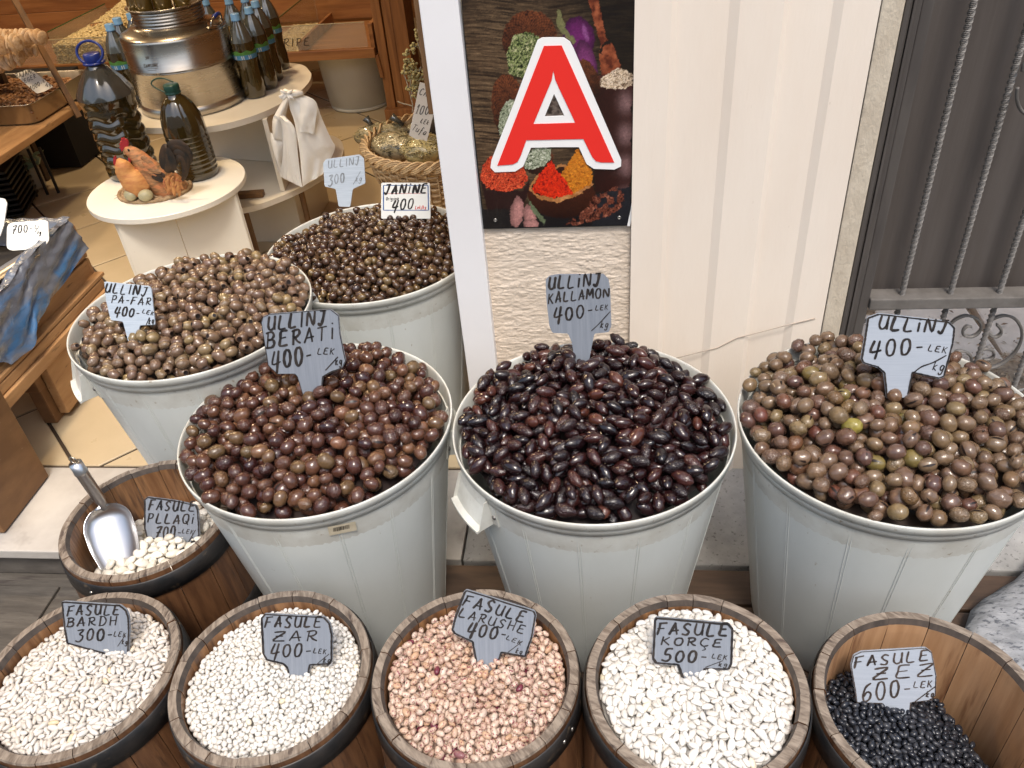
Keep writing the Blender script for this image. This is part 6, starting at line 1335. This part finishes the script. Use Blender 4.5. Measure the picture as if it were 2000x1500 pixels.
# bowls and powders
img = mixm(img, poly([(285, 1120), (330, 1210), (560, 1215), (598, 1130), (600, 1200), (560, 1330), (330, 1330)]), C3(*lin(42, 24, 22)))
img = mixm(img, poly([(285, 1130), (300, 1060), (355, 990), (560, 1060), (590, 1130), (560, 1190), (440, 1225), (330, 1195)]), tex(9, 30, [(92, 20, 14), (190, 52, 30), (224, 96, 60), (120, 30, 20), (205, 70, 40)]))
img = mixm(img, (V > 1330).astype(float) * .9, C3(*lin(26, 25, 27)) * (.8 + .5 * vnoise(U, V, 60, 40))[..., None])
img = mixm(img, poly([(1010, 1240), (1280, 1180), (1280, 1480), (1000, 1480)]), C3(*lin(34, 34, 38)) * (.8 + .5 * vnoise(U, V, 30, 41))[..., None])
q, a, d = ellm(805, 1240, 215, 150, .02); img = mixm(img, ((q < 1) & (V > 1150)).astype(float), C3(*lin(62, 32, 20)) * (.35 + .6 * np.clip(1 - d, 0, 1))[..., None])
img = mixm(img, poly([(595, 1200), (640, 1120), (800, 1040), (960, 1080), (1008, 1175), (900, 1250), (780, 1290), (660, 1270)]), tex(40, 33, [(150, 96, 54), (186, 130, 82)]))
img = mixm(img, poly([(612, 1200), (650, 1130), (800, 1060), (950, 1090), (990, 1175), (880, 1232), (760, 1262), (650, 1240)]), C3(*lin(50, 26, 16)))
img = mixm(img, poly([(800, 1110), (850, 1030), (905, 945), (950, 1010), (1002, 1100), (995, 1170), (880, 1235), (820, 1190)]), tex(12, 35, [(150, 82, 22), (206, 128, 40), (180, 100, 28)]))
img = mixm(img, poly([(620, 1200), (660, 1110), (740, 1018), (770, 1080), (830, 1140), (880, 1240), (740, 1260), (630, 1225)]), tex(11, 36, [(140, 20, 10), (222, 54, 24), (190, 36, 18)]))
for cx, cy, rx, ry, rot in ((520, 1350, 42, 100, .12), (600, 1380, 38, 75, -.2), (610, 1425, 50, 30, 0)):
    q, a, d = ellm(cx, cy, rx, ry, rot); img = mixm(img, (q < 1).astype(float), C3(*lin(176, 124, 118)) * (.35 + .65 * np.clip(1 - q * .8 + a * .3, 0, 1))[..., None])
m_ = poly([(820, 1440), (880, 1370), (960, 1330), (1000, 1250), (1080, 1230), (1150, 1180), (1205, 1230), (1200, 1300), (1120, 1370), (1030, 1400), (940, 1420), (860, 1445)]) * (vnoise(U, V, 22, 61) > .38)
img = mixm(img, m_, tex(16, 44, [(40, 20, 16), (120, 66, 50), (66, 34, 26), (150, 92, 72)]))
img = mixm(img, poly([(590, 1270), (610, 1290), (700, 1400), (695, 1430), (620, 1350)]), C3(*lin(96, 106, 80)))
img = mixm(img, poly([(695, 742), (757, 598), (822, 738)]), tex(26, 70, [(48, 40, 36), (110, 98, 90), (66, 54, 50)]))
fine = .72 + .56 * vnoise(U, V, 5, 95) * (.4 + vnoise(U, V, 12, 96)); img = np.clip(img * fine[..., None] * 1.0, 0.002, 1)
Pv = np.stack([XX, np.full_like(XX, YP - .0006), ZZ], -1).reshape(-1, 3) - np.array(t.location)[None]
U, V = U0, V0
okv = poly([(172, -700), (167, 0), (207, 440), (232, 800), (272, 1180), (292, 1400), (304, 1454), (1220, 1432), (1238, 1380), (1260, 1300), (1268, 1200), (1280, 1050), (1284, 940), (1298, 800), (1306, 660), (1300, 620), (1316, 500), (1324, 0), (1324, -700)]) > .5
idx = np.arange(NX * NZ).reshape(NZ, NX); F = np.stack([idx[:-1, :-1], idx[:-1, 1:], idx[1:, 1:], idx[1:, :-1]], -1); kp = okv[:-1, :-1] & okv[1:, 1:] & okv[1:, :-1] & okv[:-1, 1:]; F = F[kp]
me = bpy.data.meshes.new('printed_photo'); me.from_pydata(Pv.tolist(), [], F.tolist()); at = me.attributes.new('print', 'FLOAT_COLOR', 'POINT')
at.data.foreach_set('color', np.concatenate([img, np.ones(img.shape[:2] + (1,))], -1).reshape(-1).astype(np.float32)); me.materials.append(attr_mat('poster_print', 'print', .35, coat=.15)); me.update()
o = bpy.data.objects.new('printed_photo', me); COL.objects.link(o); o.parent = t
# the letter
def rnd(pts, k=5): return cr([(x, y, 0) for x, y in pts], k, closed=True)
wh = [(680, 240), (750, 238), (820, 240), (858, 265), (882, 310), (1000, 590), (1185, 1020), (1183, 1060), (1140, 1080), (1010, 1075), (965, 1045), (915, 937), (760, 937), (610, 941), (560, 1060), (510, 1092), (380, 1097), (352, 1068), (358, 1020), (500, 660), (638, 290), (652, 255)]
b = MB(); b.prism([[pw(x, y, .0030) for x, y in wh], [pw(*q_, .0030) for q_ in ((757, 598), (697, 742), (822, 738))]], (0, -1, 0), .0022); b.build('white_letter_edge', MT['letter_white'], t, world=True)
rd = [(692, 293), (805, 290), (1140, 1035), (1060, 1035), (1025, 1028), (1000, 1000), (943, 885), (580, 893), (545, 990), (525, 1030), (495, 1047), (395, 1055)]
b = MB(); b.prism([[pw(x, y, .0042) for x, y in rd], [pw(*q_, .0042) for q_ in ((752, 450), (742, 510), (700, 610), (625, 790), (892, 782), (790, 565), (765, 510))]], (0, -1, 0), .0010); b.build('red_letter', MT['letter_red'], t, world=True)
for x, y in ((383, 1402), (1172, 1386)):
    c = pw(x, y, .001); MB().lathe([(.0042, 0), (.0040, .0012), (.0022, .0016), (.002, .0008), (.0003, .0008)], 14, M=Matrix.Rotation(PI / 2, 4, 'X'), c=c).build('screw', MT['steel_matt'], t, world=True)
# torn white film along the poster's right edge
b = MB(); b.prism([[pw(1290, 600, .002), pw(1312, 640, .002), pw(1302, 900, .002), pw(1290, 1060, .002), pw(1282, 1200, .002), pw(1264, 1340, .002), pw(1240, 1440, .002), pw(1222, 1440, .002), pw(1245, 1330, .002), pw(1266, 1190, .002), pw(1280, 960, .002), pw(1304, 680, .002)]], (0, -1, 0), .001); b.build('torn_film', MT['letter_white'], t, world=True)
# ------------------------------------------------------------------ steel scoop
t = thing('steel_scoop', 'stainless steel scoop with hollow handle resting in the nearly empty barrel', 'scoop', tuple(W(240, 1020, Z=.45)))
tip = W(212, 1104, Z=.400); neck = W(198, 1000, Z=.488); hend = W(147, 905, Z=.655)
ax = (tip - neck).normalized(); sd_ = Vector((1, .25, 0)); sd_ = (sd_ - ax * sd_.dot(ax)).normalized(); up_ = sd_.cross(ax); up_ = up_ if up_.z > 0 else -up_
ax = (W(240, 1106, Z=.447) - W(205, 990, Z=.520)).normalized(); sd_ = (sd_ - ax * sd_.dot(ax)).normalized(); up_ = sd_.cross(ax); up_ = up_ if up_.z > 0 else -up_
st0 = W(205, 990, Z=.520); Lh = (W(240, 1106, Z=.447) - st0).length
b = MB(); V = []; nu, nv = 22, 24
for lay in (0, -.0012):
    for j in range(nv + 1):
        v = j / nv; wd = .049 * math.sqrt(max(.02, 1 - (1 - min(1, v / .34 + .02)) ** 2)) * (1 - .26 * max(0, (v - .5) / .5) ** 1.6); dp = .026 * (1 - .35 * v) * math.sqrt(max(.0, 1 - (1 - min(1, v / .25)) ** 2))
        for i in range(nu + 1):
            u = i / nu * 2 - 1; x = wd * math.sin(u * PI / 2 * .98); hgt_ = dp * (math.cos(u * PI / 2) * -1) + .010 * (1 - v) 
            endc = .022 * (1 - abs(u) ** 2) * (v > .9) * (v - .9) * 10
            V.append(st0 + ax * (Lh * v + endc) + sd_ * x + up_ * (hgt_ + lay + .006) )
m1 = (nv + 1) * (nu + 1); F = []
for lay in (0, 1):
    for j in range(nv):
        for i in range(nu):
            q = lay * m1 + j * (nu + 1) + i; f = (q, q + 1, q + nu + 2, q + nu + 1); F.append(f if lay == 0 else f[::-1])
rim_ = [j * (nu + 1) for j in range(nv + 1)] + [nv * (nu + 1) + i for i in range(1, nu + 1)] + [j * (nu + 1) + nu for j in range(nv - 1, -1, -1)] + [i for i in range(nu - 1, 0, -1)]
F += [(rim_[k], rim_[(k + 1) % len(rim_)], rim_[(k + 1) % len(rim_)] + m1, rim_[k] + m1) for k in range(len(rim_))]
b.add(V, F, 0, True); b.build('scoop_bowl', MT['scoop'], t, world=True)
b = MB(); h0 = st0 + ax * .002 + up_ * .000; hv = (hend - h0)
b.tube([h0, h0 + hv * .12, h0 + hv * .2, h0 + hv * .80, h0 + hv * .81, h0 + hv * .84, h0 + hv * .85, h0 + hv], [.0075, .0090, .0118, .0125, .0135, .0135, .0125, .0128], 24)
hd = b.build('handle', MT['scoop'], t, world=True)
b = MB(); c = hend + hv.normalized() * .009; R3 = hv.normalized(); s3 = R3.cross(Vector((0, 0, 1))).normalized()
b.tube([c + (R3 * math.cos(a) + s3 * math.sin(a)) * .0085 for a in np.linspace(0, 2 * PI, 24, endpoint=False)], .0016, 6, closed=True); r_ob = b.build('hanging_ring', MT['steel'], t, world=True)

# ------------------------------------------------------------------ fruit crate with blue liner on a wooden stand, at the left edge
t = thing('fruit_crate', 'raw wooden crate at the left edge, lined with blue film, holding dark fruit', 'crate', (-2.0, 2.05, .42))
XF = -1.72
for k, (z, h_) in enumerate([(.435, .055), (.497, .055), (.559, .05)]):
    MB().box((XF - .009, 1.98, z + h_ / 2 - .02), (.014, .66, h_), bev=.003).build('side_slat', MT['pallet'], t, world=True)
    MB().box((-2.02, 2.30, z + h_ / 2 - .02), (.60, .014, h_), bev=.003).build('end_slat', MT['pallet'], t, world=True)
    MB().box((-2.02, 1.66, z + h_ / 2 - .02), (.60, .014, h_), bev=.003).build('end_slat', MT['pallet'], t, world=True)
for k in range(5): MB().box((-2.29 + k * .135, 1.98, .41), (.12, .66, .012), bev=.002).build('bottom_slat', MT['pallet'], t, world=True)
z4 = lambda x, y: (x / 3.334, 370 + y / 3.334)
# liner: over the top edge and down the outside, crumpled
rr = np.random.default_rng(9); ph = rr.random(10) * 6; V = []; nu, nv = 44, 26
topL, topR = [z4(-330, 860), z4(0, 660), z4(130, 480), z4(300, 320), z4(430, 195)], [z4(-330, 1250), z4(0, 1135), z4(60, 1130), z4(150, 1060), z4(205, 950), z4(235, 850), z4(330, 730), z4(450, 560), z4(575, 385)]
TL = cr([W(x, y, X=XF + .004) for x, y in topL], 8); BLq = cr([W(x, y, X=XF + .03) for x, y in topR], 8)
for j in range(nv + 1):
    v = j / nv
    for i in range(nu + 1):
        u = i / nu; a = TL[int(round(u * (len(TL) - 1)))]; c = BLq[int(round(u * (len(BLq) - 1)))]; p = a.lerp(c, v)
        w = .0022 * math.sin(u * 26 + v * 16 + ph[0]) + .003 * math.sin(u * 9 + v * 15 + ph[1]) + .0014 * math.sin(u * 47 - v * 29 + ph[2]) + .008 * v * math.sin(u * 7 + ph[3])
        V.append(p + Vector((w + .008, 0, .004 * math.sin(u * 30 + ph[4]) * v)))
b = MB(); b.add(V, [(j * (nu + 1) + i, j * (nu + 1) + i + 1, (j + 1) * (nu + 1) + i + 1, (j + 1) * (nu + 1) + i) for j in range(nv) for i in range(nu)], 0, True)
# inside flap
V = []; 
for j in range(7):
    for i in range(nu + 1):
        u = i / nu; a = TL[int(round(u * (len(TL) - 1)))]; V.append(a + Vector((.008 - j * .012, 0, .004 * math.sin(j * .6) - max(0, j - 2) * .014 + .003 * math.sin(u * 31 + j))))
b.add(V, [(j * (nu + 1) + i, (j + 1) * (nu + 1) + i, (j + 1) * (nu + 1) + i + 1, j * (nu + 1) + i + 1) for j in range(6) for i in range(nu)], 0, True)
V = []                      # along the far end
e_ = TL[-1]
for j in range(8):
    for i in range(25): V.append(Vector((e_.x + .008 - i * .024, e_.y + .012 - j * .010 + .003 * math.sin(i * 1.7 + j), e_.z + .002 - max(0, j - 2) * .012 + .004 * math.sin(i * 2.1) )))
b.add(V, [(j * 25 + i, j * 25 + i + 1, (j + 1) * 25 + i + 1, (j + 1) * 25 + i) for j in range(7) for i in range(24)], 0, True)
ln = b.build('blue_liner', MT['bluefilm'], t, world=True)
MB().box((-2.02, 1.98, .50), (.57, .62, .10)).build('fruit_mass', mat('dark_fruit_mass', (.010, .009, .010), .7), t, world=True)
fruitm = piece_mat('dark_dried_fruit', [(0, (.008, .007, .009)), (.7, (.018, .016, .019)), (1, (.035, .026, .028))], .42)
scatter('dried_fruit', 'small blackish dried fruit lying in the blue lined crate', 'dried fruit', fruitm, 3000, (-2.28, -1.75), (1.68, 2.27), lambda x, y: .556 + .018 * math.sin(x * 9) * math.sin(y * 8), (.0065, .0045, .004), 8)
tp_ = thing('steel_trough', 'curved polished steel trough lying on the dark dried fruit at the left edge', 'trough', tuple(W(30, 515, Z=.60)))
V = []; A0, A1 = W(-40, 560, Z=.585), W(66, 492, Z=.61)
d_ = (A1 - A0).normalized(); s_ = Vector((0, 0, 1)).cross(d_).normalized()
for j in range(9):
    a = PI * (.05 + .9 * j / 8)
    for i in range(10): V.append(A0.lerp(A1, i / 9) + s_ * (.034 * math.cos(a)) * (1 if 1 else 0) + Vector((0, 0, -.020 * math.sin(a) + .004)))
b = MB(); b.add(V, [(j * 10 + i, j * 10 + i + 1, (j + 1) * 10 + i + 1, (j + 1) * 10 + i) for j in range(8) for i in range(9)], 0, True); b.build('trough_shell', MT['steel'], tp_, world=True)
sign('white plate marked 700 on the dark dried fruit at the left edge', [(13.5, 446), (16, 438), (24, 434.5), (88, 430), (93.5, 433), (95.4, 469), (90, 477), (78, 485.5), (24, 489.4), (15, 486), (13, 480)], (50, 489), dict(Z=.60), [('700-', 24, 456, 62, 453, 15, dict(pen=2.2)), ('L', 68, 446, 73, 446, 7, dict(pen=1.3)), ('kg', 73, 458, 80, 458, 8, dict(pen=1.3))], m='plate_white', border=0, ext=0, tilt=.7, strokes=[([(68, 454), (77, 441)], 1.2)])
sign('blank white plate cut off by the left edge of the picture', [(-60, 392), (0, 386.5), (9, 388), (13.5, 397), (7.5, 439), (0, 462), (-60, 470)], (-10, 462), dict(Z=.62), [], m='plate_white', border=0, ext=0, tilt=.6)
# the stand
t = thing('wooden_stand', 'rough pine stand of boards and a thick leg under the blue lined crate', 'stand', (-1.9, 1.95, FL))
for k, (z, h_, dx) in enumerate([(.385, .030, .010), (.350, .036, .022)]):
    MB().box((-1.96 + dx, 1.98 + .01 * k, z), (.52, .62 + .02 * k, h_), bev=.003).build('stacked_board', MT['pallet'], t, world=True)
MB().box((-1.715, 2.005, .235), (.03, .235, .19), bev=.004).build('upright_board', MT['pallet'], t, world=True)
MB().box((-2.0, 1.865, .295), (.55, .035, .085), bev=.004).build('cross_beam', MT['ply'], t, world=True)
MB().box((-1.755, 1.96, .205), (.045, .20, .17), bev=.005).build('leg', MT['ply'], t, world=True)
MB().box((-2.25, 1.95, .23), (.06, .12, .22), bev=.005).build('leg', MT['ply'], t, world=True)
t = thing('plywood_box', 'brown plywood box on the door step at the lower left edge', 'box', (-1.9, 1.5, FL))
MB().box((-1.83, 1.505, .285), (.42, .225, .32), bev=.004, ry=.0).build('box_body', MT['ply'], t, world=True)
for k in range(3): MB().box((-1.83 + .003 * k, 1.435 + k * .074, .462), (.43, .068, .028), bev=.003).build('top_board', MT['pallet'], t, world=True)

# ------------------------------------------------------------------ granite block by the right tub
b = MB(); bm = bmesh.new(); bmesh.ops.create_cube(bm, size=1); bmesh.ops.subdivide_edges(bm, edges=bm.edges[:], cuts=9, use_grid_fill=True)
for v in bm.verts:
    p = v.co * 2; n8 = (abs(p.x) ** 5 + abs(p.y) ** 5 + abs(p.z) ** 5) ** .2; p = p / max(n8, .001) * .5; p = Vector((round(p.x * 5) / 5 * .25 + p.x * .75, p.y, p.z))
    k = 1 + .05 * math.sin(p.x * 9 + 1) * math.sin(p.y * 8) + .03 * math.sin(p.z * 17 + p.x * 13)
    v.co = Vector((p.x * .62 * k, p.y * .44 * k, p.z * .22 * k)) if True else p
bm.verts.index_update(); b.add([Matrix.Rotation(.75, 3, 'Z') @ v.co for v in bm.verts], [[v.index for v in f.verts] for f in bm.faces], 0, True); bm.free()
o = b.build('granite_block', MT['granite'], label='rough grey granite block on the paving right of the last tub', cat='stone block'); o.location = (1.065, 1.145, .085)
